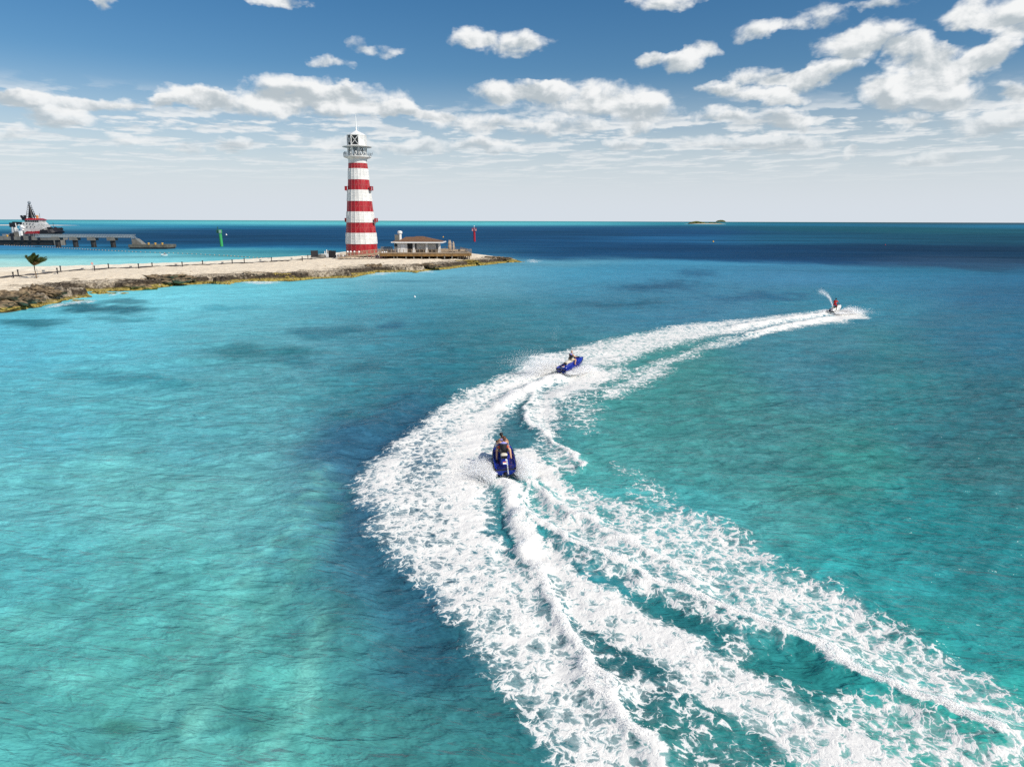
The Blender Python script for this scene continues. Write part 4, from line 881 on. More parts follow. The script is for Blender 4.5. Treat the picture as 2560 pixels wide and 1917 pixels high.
for i, (a, b) in enumerate(bl):
    o = first if i == 0 else copy_tree(first); o.location = on_land(a, b); o['label'] = blab[i]; o['category'] = 'bollard'; o['group'] = 'dark bollards along the path'
    o.scale = (1.15,) * 3
gl_ = [(109, 683), (206, 677), (327, 670.5), (440, 664.5), (556, 658.5), (651, 651.5), (729, 647)]
glab = ['low ground box on the beach just right of the palm', 'low ground box between the palm and the pink sign', 'low ground box below the middle of the footbridge', 'low ground box below the right end of the concrete landing', 'low ground box just right below the green marker', 'low ground box on the beach midway to the lighthouse', 'low ground box nearest the lighthouse fence']
gf = None
for i, (a, b) in enumerate(gl_):
    if gf is None:
        gf = empty('ground_box'); mb = MB(); mb.box((0, 0, .16), (.5, .35, .36)); mb.build('housing', M['steel'], gf, bevel=.03); mb = MB(); mb.box((0, 0, .37), (.58, .43, .05)); mb.build('lid', M['wood'], gf)
        o = gf
    else: o = copy_tree(gf)
    o.location = on_land(a, b); o['label'] = glab[i]; o['category'] = 'ground box'; o['group'] = 'low boxes along the beach'
q_ = on_land(232, 675); r_ = empty('round_sign', q_); tag(r_, 'pale pink oval sign on a thin post behind the beach path', 'sign')
mb = MB(); mb.tube([(0, 0, -.1), (0, 0, 1.15)], .03, 6); mb.build('post', M['steel'], r_); mb = MB(); mb.tube([(0, -.03, 1.3), (0, .03, 1.3)], .30, 14); mb.build('sign_panel', M['pink'], r_)

# ---- boardwalk, deck and beach bar
DZ = Q(1000, 630.5, 211).z
dk_ = empty('boardwalk_deck', (Q(1060, 640, 212).x, 212, 0)); tag(dk_, 'raised timber deck with brown fascia around the bungalow', 'deck')
def dw(px, py=None, Y=211): return Q(px, py or 632, Y).x
ox = dk_.location.x
outl = [(dw(948), 211), (dw(1090), 211), (dw(1172), 212.5), (dw(1177), 215), (dw(1168, Y=222), 226), (dw(1130, Y=230), 236), (dw(990, Y=236), 238), (dw(948, Y=228), 230)]
z1 = DZ; z0 = Q(1000, 638, 211).z
mb = MB(); mb.hull([(a - ox, b - 212, z0) for a, b in outl], [(a - ox, b - 212, z1 - .08) for a, b in outl]); mb.build('fascia', M['deck'], dk_)
cx_ = sum(a for a, b in outl) / 8; cy_ = sum(b for a, b in outl) / 8
o2 = [((a - cx_) * 1.006 + cx_, (b - cy_) * 1.006 + cy_) for a, b in outl]
mb = MB(); mb.hull([(a - ox, b - 212, z1 - .078) for a, b in o2], [(a - ox, b - 212, z1) for a, b in o2]); mb.build('planking', M['wood'], dk_)
for px_ in (984, 992.5, 1014.5, 1034, 1053.6, 1073, 1092.4, 1111, 1130, 1144, 1149.5, 1157, 1163, 1168, 1172):
    mb = MB(); x_ = dw(px_) - ox; yy = 211.3 - 212 if px_ < 1140 else 212.3 - 212 + (px_ - 1140) * .06
    mb.box((x_, yy, (z0 + .6) / 2 + .1), (.32, .32, z0 - .58)); mb.build('post', M['concrete'], dk_)
# timber railings
def railing(pts, zf, h, name, lab, cat, posts, m_='wood', sub=None, loc=None, npan=None):
    r_ = empty(name, (pts[0][0], pts[0][1], zf)); tag(r_, lab, cat)
    O = Vector(pts[0] + (zf,)) if len(pts[0]) == 2 else Vector(pts[0])
    tot_ = 0; rails = MB(); infill = MB()
    for a, b in zip(pts[:-1], pts[1:]):
        A_ = Vector((*a[:2], zf if len(a) == 2 else a[2])) - O; B_ = Vector((*b[:2], zf if len(b) == 2 else b[2])) - O; L2 = (B_ - A_).length; n = max(1, round(L2 / posts))
        for k in range(n):
            q = A_.lerp(B_, k / n); mb = MB(); mb.box(q + Vector((0, 0, h / 2 + .02)), (.15, .15, h + .1)); mb.build('post', M[m_], r_)
        for z_ in (.15, h): rails.bar(A_ + Vector((0, 0, z_)), B_ + Vector((0, 0, z_)), .09, .10)
        for z_ in (.38, .6, .82): rails.bar(A_ + Vector((0, 0, z_ * h / 1.1)), B_ + Vector((0, 0, z_ * h / 1.1)), .03, .035)
    q = Vector((*pts[-1][:2], zf if len(pts[-1]) == 2 else pts[-1][2])) - O
    mb = MB(); mb.box(q + Vector((0, 0, h / 2 + .02)), (.15, .15, h + .1)); mb.build('post', M[m_], r_)
    rails.build('rail', M[m_], r_)
    return r_
rh = Q(1000, 622, 211).z - DZ
railing([(dw(948), 211.15), (dw(1090), 211.15), (dw(1171.5), 212.6), (dw(1176.2), 215)], DZ, 1.15, 'deck_railing', 'timber post and rail fence along the front edge of the bungalow deck', 'railing', 1.25)
railing([(dw(1172, Y=222), 217), (dw(1150, Y=228), 231), (dw(1100, Y=235), 236), (dw(1095, Y=235), 236.5)], DZ, 1.1, 'deck_railing', 'timber rail fence closing the seaward right end of the deck', 'railing', 2.0)
# ramp boardwalk in front of the lighthouse
ra_, rb_ = Q(845, 641.5, 206), Q(948, 633, 210.8)
wz0 = Q(845, 643, 206).z; rw = empty('boardwalk_ramp', (ra_.x, 206, wz0)); tag(rw, 'low timber boardwalk sloping up in front of the lighthouse base', 'boardwalk')
mb = MB(); d2 = Vector((rb_.x - ra_.x, 4.8, DZ - wz0)); 
mb.add([(0, 0, -.3), (d2.x, d2.y, d2.z - .35), (d2.x, d2.y + 3.5, d2.z - .35), (0, 3.5, -.3), (0, 0, .02), (d2.x, d2.y, d2.z - .01), (d2.x, d2.y + 3.5, d2.z - .01), (0, 3.5, .02)], [(0, 1, 2, 3), (4, 7, 6, 5), (0, 4, 5, 1), (1, 5, 6, 2), (2, 6, 7, 3), (3, 7, 4, 0)]); mb.build('planking', M['wood'], rw)
mb = MB()
for k in range(11):
    f = k / 10; q = d2 * f; mb = MB(); mb.box((q.x, q.y + .2, q.z / 2 - .45 + (.0)), (.22, .22, .7 + q.z)); mb.build('footing', M['concrete'], rw)
railing([(ra_.x, 206.1, wz0), (rb_.x - .12, 210.9, DZ)], wz0, 1.15, 'boardwalk_railing', 'timber railing on the near side of the lighthouse boardwalk', 'railing', 1.25)
railing([(ra_.x, 209.4, wz0), (rb_.x - .12, 214.1, DZ)], wz0, 1.15, 'boardwalk_railing', 'timber railing on the far side of the lighthouse boardwalk', 'railing', 1.9)
# white rounded items of unclear use, shaped as globes on posts
ga = None
glabs = ['white rounded item, leftmost of the four at the lighthouse foot', 'white rounded item, second of the four at the lighthouse foot', 'white rounded item, third of the four at the lighthouse foot', 'white rounded item, rightmost of the four below the lighthouse',
         'white rounded item, leftmost of the three left of the bungalow wall', 'white rounded item, middle of the three left of the bungalow wall', 'white rounded item, rightmost of the three left of the bungalow wall']
for i, (px_, py_, Y_, zf) in enumerate(((869, 627.5, 207.5, None), (876.6, 627.5, 208, None), (886, 627.5, 208.3, None), (897.4, 627.5, 208.7, None), (955.5, 629, 213, DZ), (961, 628, 213, DZ), (966.5, 628, 213, DZ))):
    zf = zf if zf else wz0 + (DZ - wz0) * (px_ - 845) / 103
    c_ = Q(px_, py_, Y_)
    if ga is None:
        ga = empty('rounded_item'); mb = MB(); mb.ball((0, 0, 0), .30, 12, 8); mb.build('globe', M['globe'], ga, smooth=True); mb = MB(); mb.tube([(0, 0, -.28), (0, 0, -1.7)], .04, 6); mb.build('post', M['white2'], ga); o = ga
    else: o = copy_tree(ga)
    o.location = c_; o['label'] = glabs[i]; o['category'] = 'lamp'; o['group'] = 'white rounded items by the boardwalk'
# bungalow
BY = 217.0
def bq(px, py, Y=BY): return Q(px, py, Y)
def bx(v): return 940 + v / 5.53
def by(v): return 540 + v / 5.53
b0 = bq(bx(430), 630.5); bw = empty('bungalow', (b0.x, BY, DZ)); tag(bw, 'low white beach bungalow with brown hipped roof on the timber deck', 'bungalow')
def lx(v, Y=BY): return Q(bx(v), 625, Y).x - b0.x
ez = bq(bx(400), by(350)).z - DZ           # eaves
wh = ez - .15; dpt = 9.0
mb = MB(); xl, xr = lx(300), lx(432); mb.box(((xl + xr) / 2, dpt / 2, wh / 2), (xr - xl, dpt, wh)); blk = mb.build('wall', M['stucco'], bw)
mb = MB(); dx_ = lx(372); mb.box((dx_, -.03, 1.25), (1.2, .05, 2.45)); mb.build('door', M['white2'], blk)
mb = MB(); x0_, x1_ = lx(238), lx(300); mb.box(((x0_ + x1_) / 2 - .05, 4.9, wh / 2), (x1_ - x0_ - .1, dpt - 3.6, wh)); w3 = mb.build('side_wall', M['stucco'], bw)
mb = MB(); mb.box((lx(268), 2.05, wh * .72), (1.1, .12, .9)); mb.build('window', M['glass'], w3)
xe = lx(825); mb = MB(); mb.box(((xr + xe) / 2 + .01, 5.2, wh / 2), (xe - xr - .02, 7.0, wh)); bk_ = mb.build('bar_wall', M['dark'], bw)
for a, b in ((552, 692), (712, 822)):
    mb = MB(); x0_, x1_ = lx(a), lx(b); mb.box(((x0_ + x1_) / 2, 1.62, wh * .56), (x1_ - x0_, .1, wh * .72))
    for k in range(1, 9): mb.box(((x0_ + x1_) / 2, 1.55, wh * .22 + wh * .7 * k / 9), (x1_ - x0_ - .1, .04, .03))
    mb.build('shutter', M['stucco'], bk_)
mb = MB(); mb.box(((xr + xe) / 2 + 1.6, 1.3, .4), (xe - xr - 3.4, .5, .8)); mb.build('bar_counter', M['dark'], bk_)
for v in (525, 703, 877):
    mb = MB(); mb.box((lx(v), .2, wh / 2), (.62, .62, wh)); mb.box((lx(v), .2, .35), (.85, .85, .7)); mb.build('column', M['stucco'], bw)
# roof: hipped, ridge with a higher hip at right
def hip(x0, x1, y0, y1, z0, zr, rx0, rx1, ry):
    return [(x0, y0, z0), (x1, y0, z0), (x1, y1, z0), (x0, y1, z0), (rx0, ry, zr), (rx1, ry, zr)], [(0, 1, 5, 4), (1, 2, 5), (2, 3, 4, 5), (3, 0, 4), (0, 3, 2, 1)]
eL, eR = lx(280, BY - .8), lx(920, BY - .8); zr1 = bq(bx(500), by(274), BY + 4.5).z - DZ; zr2 = bq(bx(635), by(265), BY + 5).z - DZ
mb = MB(); mb.add(*hip(eL, eR, -.9, 10.2, ez + .12, zr2, lx(560, BY + 5), lx(660, BY + 5), 4.9)); mb.add(*hip(lx(285), lx(700), -.85, 9.8, ez + .125, zr1, lx(420, BY + 4.5), lx(600, BY + 4.5), 4.5))
roof = mb.build('roof', M['shingle'], bw)
mb = MB(); mb.add(*hip(lx(205), lx(430), 1.2, 9.4, ez + .115, ez + 1.0, lx(300), lx(360), 5)); mb.build('side_roof', M['shingle'], bw)
mb = MB()
def rim(x0, x1, y0, y1, z, h, t_=.16):
    mb.box(((x0 + x1) / 2, y0, z), (x1 - x0 + t_, t_, h)); mb.box(((x0 + x1) / 2, y1, z), (x1 - x0 + t_, t_, h)); mb.box((x0, (y0 + y1) / 2, z), (t_, y1 - y0 - t_, h)); mb.box((x1, (y0 + y1) / 2, z), (t_, y1 - y0 - t_, h))
rim(eL - .02, eR + .02, -.95, 10.3, ez, .36); rim(lx(205), lx(279), 1.15, 9.5, ez - .02, .3); mb.build('eaves_board', M['white2'], bw)
mb = MB(); c_ = bq(bx(295), by(300), BY + 3); mb.box((c_.x - b0.x, 3, ez + 1.15), (1.4, 1.3, 2.1)); mb.box((c_.x - b0.x, 3, ez + 2.22), (1.55, 1.45, .12)); mb.build('chimney', M['concrete'], roof)
mb = MB(); c_ = bq(bx(332), by(290), BY + 3); mb.tube([(c_.x - b0.x, 3, ez + .2), (c_.x - b0.x, 3, ez + 2.6)], .5, 12); mb.tube([(c_.x - b0.x, 3, ez + 2.6), (c_.x - b0.x, 3, ez + 2.85), (c_.x - b0.x, 3, ez + 3.3), (c_.x - b0.x, 3, ez + 3.5)], [.72, .78, .72, .3], 12); mb.build('vent', M['stucco'], roof)
# closed parasols
def closed_parasol(px, pyb, pyt, lab):
    b_ = Q(px, pyb, 222); tp = Q(px, pyt, 222); h_ = tp.z - DZ; r_ = empty('closed_parasol', (b_.x, 222, DZ)); tag(r_, lab, 'parasol', 'closed tan parasols on the deck')
    mb = MB(); mb.box((0, 0, .08), (.9, .9, .16)); mb.build('base', M['dark'], r_); mb = MB(); mb.tube([(0, 0, .1), (0, 0, h_)], .05, 6); mb.build('pole', M['wood'], r_)
    mb = MB(); n = 12; vs = []
    prof = [(.16, .7), (.34, .9), (.42, 1.6), (.33, h_ * .6), (.38, h_ * .72), (.24, h_ * .85), (.10, h_ - .05)]
    for (rr_, z_) in prof:
        for k in range(n): a = 2 * math.pi * k / n; q = rr_ * (1 if k % 2 else .68); vs.append((q * math.cos(a), q * math.sin(a), z_))
    mb.add(vs, [(i * n + k, i * n + (k + 1) % n, (i + 1) * n + (k + 1) % n, (i + 1) * n + k) for i in range(len(prof) - 1) for k in range(n)] + [tuple(range(n)), tuple((len(prof) - 1) * n + k for k in range(n))]); mb.build('canopy', M['canvas'], r_)
closed_parasol(bx(1013), 620, 596.5, 'closed tan parasol, left one of the touching pair on the deck'); closed_parasol(bx(1030), 620, 597, 'closed tan parasol, right one of the touching pair on the deck'); closed_parasol(bx(1071), 621, 600, 'shorter closed tan parasol standing alone at the right')
# low walls / loungers on the deck right of the bungalow
mb = MB(); c_ = Q(bx(905), 622, 225); mb.box((c_.x, 225, DZ + .45), (6.5, .5, .9)); tag(mb.build('low_wall', M['canvas']), 'low tan wall on the deck right of the bungalow', 'wall')
for i, (v, lb) in enumerate(((1110, 'pale stacked deck furniture right of the closed parasols'), (1185, 'pale low bench near the seaward end of the deck'))):
    c_ = Q(bx(v), 624, 219); r_ = empty('bench', (c_.x, 219, DZ)); tag(r_, lb, 'bench'); mb = MB(); mb.box((0, 0, .45), (2.2, .8, .12)); mb.build('seat', M['canvas'], r_); mb = MB(); mb.box((0, .42, .72), (2.2, .1, .45)); mb.build('backrest', M['canvas'], r_)
    for s_ in (-.95, .95): mb = MB(); mb.box((s_, 0, .2), (.12, .7, .4)); mb.build('leg', M['wood'], r_)
# plank fence behind, fence and gear left of lighthouse
fc = empty('plank_fence', (Q(952, 623, 222).x, 222, DZ)); tag(fc, 'grey plank fence between the lighthouse and the bungalow', 'fence')
mb = MB(); x0_ = 0; x1_ = Q(982, 623, 222).x - Q(952, 623, 222).x; n = 22
for k in range(n): mb.box((x1_ * (k + .5) / n, 0, .8), (x1_ / n * .72, .05, 1.6))
mb.bar((0, .06, .4), (x1_, .06, .4), .05, .1); mb.bar((0, .06, 1.3), (x1_, .06, 1.3), .05, .1); mb.build('planks', M['concrete'], fc)
def panel(px, py, Y, w_, h_, lab, m_, rz=0.0):
    p = Q(px, py, Y); g_ = gz(p); r_ = empty('fence_screen', (p.x, Y, max(g_, 1.2)), rz); tag(r_, lab, 'fence panel'); mb = MB(); mb.box((0, 0, h_ / 2), (w_, .06, h_)); mb.build('mesh_panel', M[m_], r_)
    for s_ in (-1, 1): mb = MB(); mb.tube([(s_ * w_ / 2, 0, -.2), (s_ * w_ / 2, 0, h_ + .15)], .06, 6); mb.build('post', M['dark'], r_)
panel(786, 632, 219, 2.1, 2.2, 'black fence screen at the left end of the plant yard', 'dark', R(25)); panel(830.5, 632, 216, 2.4, 2.2, 'black fence screen nearest the lighthouse', 'dark', R(-15))
panel(822, 632, 222, 1.4, 2.0, 'grey timber screen between the pump and the black screen', 'concrete', R(10))
p = Q(805, 634, 218); r_ = empty('pump_unit', (p.x, 218, 1.4)); tag(r_, 'round grey tank with white pipes in the fenced yard left of the lighthouse', 'tank')
mb = MB(); mb.lathe([(1.3, 0), (1.3, 1.0), (1.2, 1.1)], 16); mb.build('tank', M['concrete'], r_)
for a, b in ((.9, 2.2), (1.5, 2.7), (2.1, 2.4)): mb = MB(); mb.tube([(a, 0, 0), (a, 0, b)], .14, 8); mb.build('pipe', M['white2'], r_)
mb = MB(); mb.box((1.7, .3, .7), (1.7, .9, 1.4)); mb.build('housing', M['white2'], r_, bevel=.05)
fy_ = empty('yard_fence', (Q(790, 632, 221).x, 221, 1.4)); tag(fy_, 'thin dark mesh fence behind the tank left of the lighthouse', 'fence')
x1_ = Q(820, 632, 221).x - Q(790, 632, 221).x; mb = MB()
for k in range(9): mb.tube([(x1_ * k / 8, 0, 0), (x1_ * k / 8, 0, 1.8)], .04, 5)
for z_ in (.2, .9, 1.8): mb.bar((0, 0, z_), (x1_, 0, z_), .05)
mb.build('bars', M['dark'], fy_)
r_ = empty('stacked_loungers', (Q(843, 632, 213).x, 213, 1.75)); tag(r_, 'stack of white sun loungers beside the boardwalk start', 'loungers')
for k in range(5): mb = MB(); mb.box((k * .42, 0, .75), (.1, 1.8, 1.25), M=Matrix.Rotation(R(-22), 3, 'Y')); mb.build('lounger', M['white2'], r_)

# ---- quay, footbridge, landing
def sea(px, py): return P(px, py)
qy = 358.0
def qq(px, py, Y=qy): return Q(px, py, Y)
qz = qq(60, 595.5).z; qm = qq(60, 604.5).z
xa = qq(-60, 600).x; xb = qq(139, 600).x
r_ = empty('quay', (xb, qy, 0)); tag(r_, 'long pale concrete quay standing in the water at the left', 'quay')
mb = MB(); mb.box(((xa - xb) / 2, 5, (qz + qm) / 2), (xb - xa, 10, qz - qm)); mb.build('deck_slab', M['concrete'], r_, bevel=.05)
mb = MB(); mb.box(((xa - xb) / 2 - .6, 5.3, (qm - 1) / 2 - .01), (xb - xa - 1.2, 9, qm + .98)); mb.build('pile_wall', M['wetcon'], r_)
for px_ in (32, 56, 76, 98): mb = MB(); mb.box((qq(px_, 600).x - xb, -.06, (qz + qm) / 2), (1.1, .5, qz - qm + 1)); mb.build('fender', M['dark'], r_)
mb = MB(); xc = qq(134, 600).x - xb; mb.box((xc + .8, 3, qm * .5), (2.0, 6, qm + 1.2)); mb.build('pier_leg', M['concrete'], r_)
def rr_bar(r_, pts, h_, step, m_, name='railing'):
    mb = MB()
    for a, b in zip(pts[:-1], pts[1:]):
        a = Vector(a); b = Vector(b); n = max(1, int((b - a).length / step))
        for k in range(n + 1): q = a.lerp(b, k / n); mb.bar(q, q + Vector((0, 0, h_)), .09)
        for f in (1, .66, .33): mb.bar(a + Vector((0, 0, h_ * f)), b + Vector((0, 0, h_ * f)), .08)
    return mb.build(name, M[m_], r_)
# footbridge with lattice sides
xs = [143, 187, 232, 281]; FY = 336.0; f0 = qq(94, 598, FY); f1 = qq(336, 600, FY)
fb_o = empty('footbridge', (f0.x, FY, 0)); tag(fb_o, 'long grey latticed footbridge from the quay to the landing', 'footbridge')
fl = f1.x - f0.x; tz0 = qq(100, 597.5, FY).z; tz1 = qq(100, 589.5, FY).z
mb = MB(); mb.box((fl / 2, 0, tz0 + .15), (fl, 2.6, .3)); mb.build('walkway', M['steel'], fb_o)
M['truss'] = mat('pale_truss_steel', (.30, .34, .35), .5)
for yy in (-1.35, 1.35):
    mb = MB(); n = 60; 
    for k in range(n):
        a = fl * k / n; b = fl * (k + 1) / n
        mb.bar((a, yy, tz0 + .2), (a, yy, tz1), .12); mb.bar((a, yy, tz0 + .2), (b, yy, tz1), .12)
    mb.bar((0, yy, tz1), (fl, yy, tz1), .2); mb.bar((0, yy, tz0 + .3), (fl, yy, tz0 + .3), .24); mb.build('truss', M['truss'], fb_o)
for px_ in xs:
    x_ = qq(px_, 600, FY).x - f0.x; zc = qq(px_, 600.5, FY).z; cap_ = MB(); cap_.box((x_, 0, (tz0 + zc) / 2 - .08), (3.6, 3.4, (tz0 - zc) + .9)); pr = cap_.build('pier_cap', M['concrete'], fb_o)
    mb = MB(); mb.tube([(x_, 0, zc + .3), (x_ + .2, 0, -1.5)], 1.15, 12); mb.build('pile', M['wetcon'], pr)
ld = empty('landing_platform', (Q(322, 615, 318).x, 318, 0)); tag(ld, 'low dark concrete landing with a sloping stair at the footbridge end', 'landing')
def ll(px, py): return Q(px, py, 318)
w_ = ll(418, 615).x - ll(322, 615).x; zt = ll(360, 612.8).z
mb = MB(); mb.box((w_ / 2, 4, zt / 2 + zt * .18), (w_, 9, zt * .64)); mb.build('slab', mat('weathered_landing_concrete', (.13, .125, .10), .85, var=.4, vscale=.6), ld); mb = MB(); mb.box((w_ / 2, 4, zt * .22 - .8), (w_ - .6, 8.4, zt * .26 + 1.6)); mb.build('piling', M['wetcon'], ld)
sx0 = ll(326, 600).x - ll(322, 600).x; sx1 = ll(351, 600).x - ll(322, 600).x; zh = ll(330, 599).z
mb = MB(); mb.add([(sx0, 1.5, zt - .02), (sx1, 1.5, zt - .02), (sx0 + 1.5, 1.5, zh), (sx0, 1.5, zh), (sx0, 5.5, zt - .02), (sx1, 5.5, zt - .02), (sx0 + 1.5, 5.5, zh), (sx0, 5.5, zh)], [(0, 1, 2, 3), (4, 7, 6, 5), (0, 4, 5, 1), (1, 5, 6, 2), (2, 6, 7, 3), (3, 7, 4, 0)]); mb.build('stair', M['concrete'], ld)
rr_bar(ld, [(sx0, 1.6, zh), (sx0 + 1.5, 1.6, zh), (sx1, 1.6, zt)], 1.3, 1.2, 'truss')
yb = None
for i, (px_, lb) in enumerate(((366, 'yellow mooring bollard, leftmost of three on the landing'), (383, 'yellow mooring bollard, middle of three on the landing'), (400.5, 'yellow mooring bollard, rightmost of three on the landing'))):
    if yb is None:
        yb = empty('mooring_bollard'); yb.scale = (.62,) * 3; mb = MB(); mb.lathe([(.6, 0), (.45, .3), (.42, .6)], 12); mb.build('post', M['yellow'], yb); mb = MB(); mb.lathe([(.55, .6), (.9, .8), (.8, 1.1), (.2, 1.2)], 12); mb.build('cap', M['yellow'], yb); o = yb
    else: o = copy_tree(yb)
    q_ = ll(px_, 612); o.location = (q_.x, 320, 0); o['label'] = lb; o['category'] = 'mooring bollard'; o['group'] = 'yellow mooring bollards on the landing'
    o.location.z = zt / 2 + zt * .18 + zt * .32
q_ = qq(11, 593); o = copy_tree(yb); o.location = (q_.x, qy + 2, qz); o['label'] = 'small yellow mooring bollard on the quay at the far left'; o['group'] = 'yellow mooring bollards on the landing'
# deck gear on the quay
for i, (px_, w1, h1, m1, lb) in enumerate(((22, 2.2, 1.6, 'dark', 'dark equipment box on the quay near the left edge of the photo'), (34, 2.6, 2.4, 'concrete', 'pale cabinet on the quay below the crane'), (42, 1.5, 3.0, 'white2', 'white upright cabinet on the quay below the crane'), (5, 3, 1.2, 'steel', 'grey low box on the quay at the far left edge'))):
    q_ = qq(px_, 593); r_ = empty('equipment_box', (q_.x, qy + 3, qz)); tag(r_, lb, 'box'); mb = MB(); mb.box((0, 0, h1 / 2), (w1, 1.5, h1)); mb.build('cabinet', M[m1], r_, bevel=.06); mb = MB(); mb.box((0, 0, h1 + .05), (w1 + .2, 1.7, .1)); mb.build('lid', M['steel'], r_)
r_ = empty('quay_railing', (qq(50, 594).x, qy + .4, qz)); tag(r_, 'white railing along the quay edge beside the ship', 'railing')
rr_bar(r_, [(0, 0, 0), (qq(94, 594).x - qq(50, 594).x, 0, 0)], 1.6, 2.2, 'truss', 'rails')

# ---- offshore support ship
SY = 385.0
def sq(px, py, Y=SY): return Q(px, py, Y)
s0 = sq(95, 600); ship = empty('ship', (s0.x, SY, 0)); tag(ship, 'white, red and black offshore tug moored behind the quay', 'ship')
def sx_(v): return sq(v / 5.027, 585).x - s0.x
def sz_(v): return sq(95, 490 + v / 5.027).z
bow = 780; 
def hullring(xoff, halfw, z, rise=0.0, x0=235, x1=778):
    X0, X1 = sx_(x0), sx_(x1) + xoff; L2 = X1 - X0; pts = []
    for f in (0, .3, .6, .78, .9, .97, 1.0):
        wv = halfw * (1 if f < .6 else math.sqrt(max(0, 1 - ((f - .6) / .4) ** 2.2))); pts.append((X0 + L2 * f, -wv, z + rise * max(0, f - .55) ** 1.3 * 3.2))
    for f in (.97, .9, .78, .6, .3, 0):
        wv = halfw * (1 if f < .6 else math.sqrt(max(0, 1 - ((f - .6) / .4) ** 2.2))); pts.append((X0 + L2 * f, wv, z + rise * max(0, f - .55) ** 1.3 * 3.2))
    return pts
dk0 = sz_(492); dk1 = sz_(455)
mb = MB(); a = hullring(-3.5, 4.2, -1.5); b = hullring(0, 5.8, dk0, 1.0); mb.hull(a, b); hl = mb.build('hull', M['dark'], ship)
mb = MB(); a = hullring(-.3, 5.85, dk0, 1.0, 380, 770); b = hullring(-.3, 5.9, sz_(462), 1.3, 430, 740); mb.hull(a, b); mb.build('red_bulwark', M['red'], hl)
mb = MB(); a = hullring(.1, 5.95, dk0 + .1, 1.0, 585, 775); b = hullring(-.4, 5.95, sz_(440), .4, 600, 745); mb.hull(a, b); mb.build('bow_fender', M['dark'], hl)
mb = MB(); rg = random.Random(3)
for k in range(34):
    px_ = rg.uniform(596, 745); mb.ball((sx_(px_), rg.uniform(-4, 4), sz_(rg.uniform(412, 440) + abs(px_ - 670) * .12)), (rg.uniform(.5, .9), .8, rg.uniform(.35, .7)), 7, 5)
mb.build('tyre_fender', M['dark'], hl)
mb = MB(); mb.box((sx_(235) + (sx_(380) - sx_(235)) / 2, 0, dk0 + .1), (sx_(380) - sx_(235), 10, 1.2)); mb.build('aft_deck', M['dark'], ship)
sup = [(330, 640, 500, 425, 5.0), (345, 615, 425, 385, 4.7), (355, 585, 385, 345, 4.3)]
vsl = None
for (a, b, t0_, t1_, hw) in sup:
    A0, A1 = sx_(a), sx_(b); Z0_, Z1_ = sz_(t0_), sz_(t1_); mb = MB(); sl_ = (A1 - A0) * .12
    mb.hull([(A0, -hw, Z0_), (A1, -hw * .8, Z0_), (A1, hw * .8, Z0_), (A0, hw, Z0_)], [(A0 + .3, -hw * .97, Z1_), (A1 - sl_, -hw * .76, Z1_), (A1 - sl_, hw * .76, Z1_), (A0 + .3, hw * .97, Z1_)])
    dkh = mb.build('superstructure', M['shipwhite'], ship, bevel=.12)
    wn_ = MB()
    for k in range(4): wn_.box((A0 + (A1 - A0) * (.12 + .17 * k), -hw - .01 + .03 * k, (Z0_ + Z1_) / 2), (.5, .12, .5))
    wn_.build('porthole', M['glass'], dkh)
A0, A1 = sx_(408), sx_(560); mb = MB(); mb.hull([(A0, -3.8, sz_(348)), (A1 - .6, -3.2, sz_(348)), (A1 - .6, 3.2, sz_(348)), (A0, 3.8, sz_(348))], [(A0, -4, sz_(318)), (A1, -3.4, sz_(318)), (A1, 3.4, sz_(318)), (A0, 4, sz_(318))]); br_ = mb.build('wheelhouse', M['shipwhite'], ship)
for k in range(6):
    mb = MB(); f = (k + .5) / 6; mb.box((A0 + (A1 - A0) * f, -3.98 + .6 * f, sz_(334)), ((A1 - A0) / 6 * .74, .16, (sz_(324) - sz_(344)) )); mb.build('window', M['glass'], br_)
mb = MB(); mb.hull([(A0 - .4, -4.2, sz_(318)), (A1 + .3, -3.6, sz_(318)), (A1 + .3, 3.6, sz_(318)), (A0 - .4, 4.2, sz_(318))], [(A0 + .5, -3.4, sz_(300)), (A1 - 1.5, -2.8, sz_(300)), (A1 - 1.5, 2.8, sz_(300)), (A0 + .5, 3.4, sz_(300))]); mb.build('wheelhouse_roof', M['red'], ship)
mb = MB(); mb.tube([(sx_(498), 0, sz_(302)), (sx_(498), 0, sz_(280))], .6, 10); mb.ball((sx_(498), 0, sz_(276)), .75, 8, 6); mb.build('radome', mat('orange_dome', (.55, .25, .08), .5), ship)
mst = MB(); mx0 = sx_(425); zt_ = sz_(108); zb_ = sz_(305)
for s_ in (-.9, .9):
    mst.bar((mx0 + s_ * 1.1, s_, zb_), (mx0 + s_ * .15, 0, zt_ - 2), .45); mst.bar((mx0 - s_ * 1.1, s_, zb_), (mx0, 0, zt_ - 2), .45)
mst.tube([(mx0, 0, zb_), (mx0 - .3, 0, zt_ - .6)], [.75, .3], 8)
for f in (.12, .22, .32, .42, .55, .68, .8): z_ = zb_ + (zt_ - zb_) * f; L2 = (1 - f) * 2.6 + .5; mst.bar((mx0 - L2, 0, z_), (mx0 + L2, 0, z_ + .1), .22); mst.bar((mx0 - L2, 0, z_), (mx0 - L2, 0, z_ + .9), .16); mst.bar((mx0 + L2 * .8, 0, z_), (mx0 + L2 * .8, 0, z_ + .8), .2)
mt = mst.build('mast', M['dark'], ship)
mb = MB(); mb.ball((mx0, 0, zt_ + .2), (.8, .8, .9), 8, 6); mb.build('radar_dome', M['steel'], mt)
for (a, b, c_, d2_) in ((345, 330, 265, 300), (372, 372, 262, 340)):
    mb = MB(); mb.bar((sx_(a) + .4, -2, sz_(d2_ + 20)), (sx_(b), -2, sz_(c_)), 1.0, .8); mb.build('exhaust_funnel', M['dark'], ship)
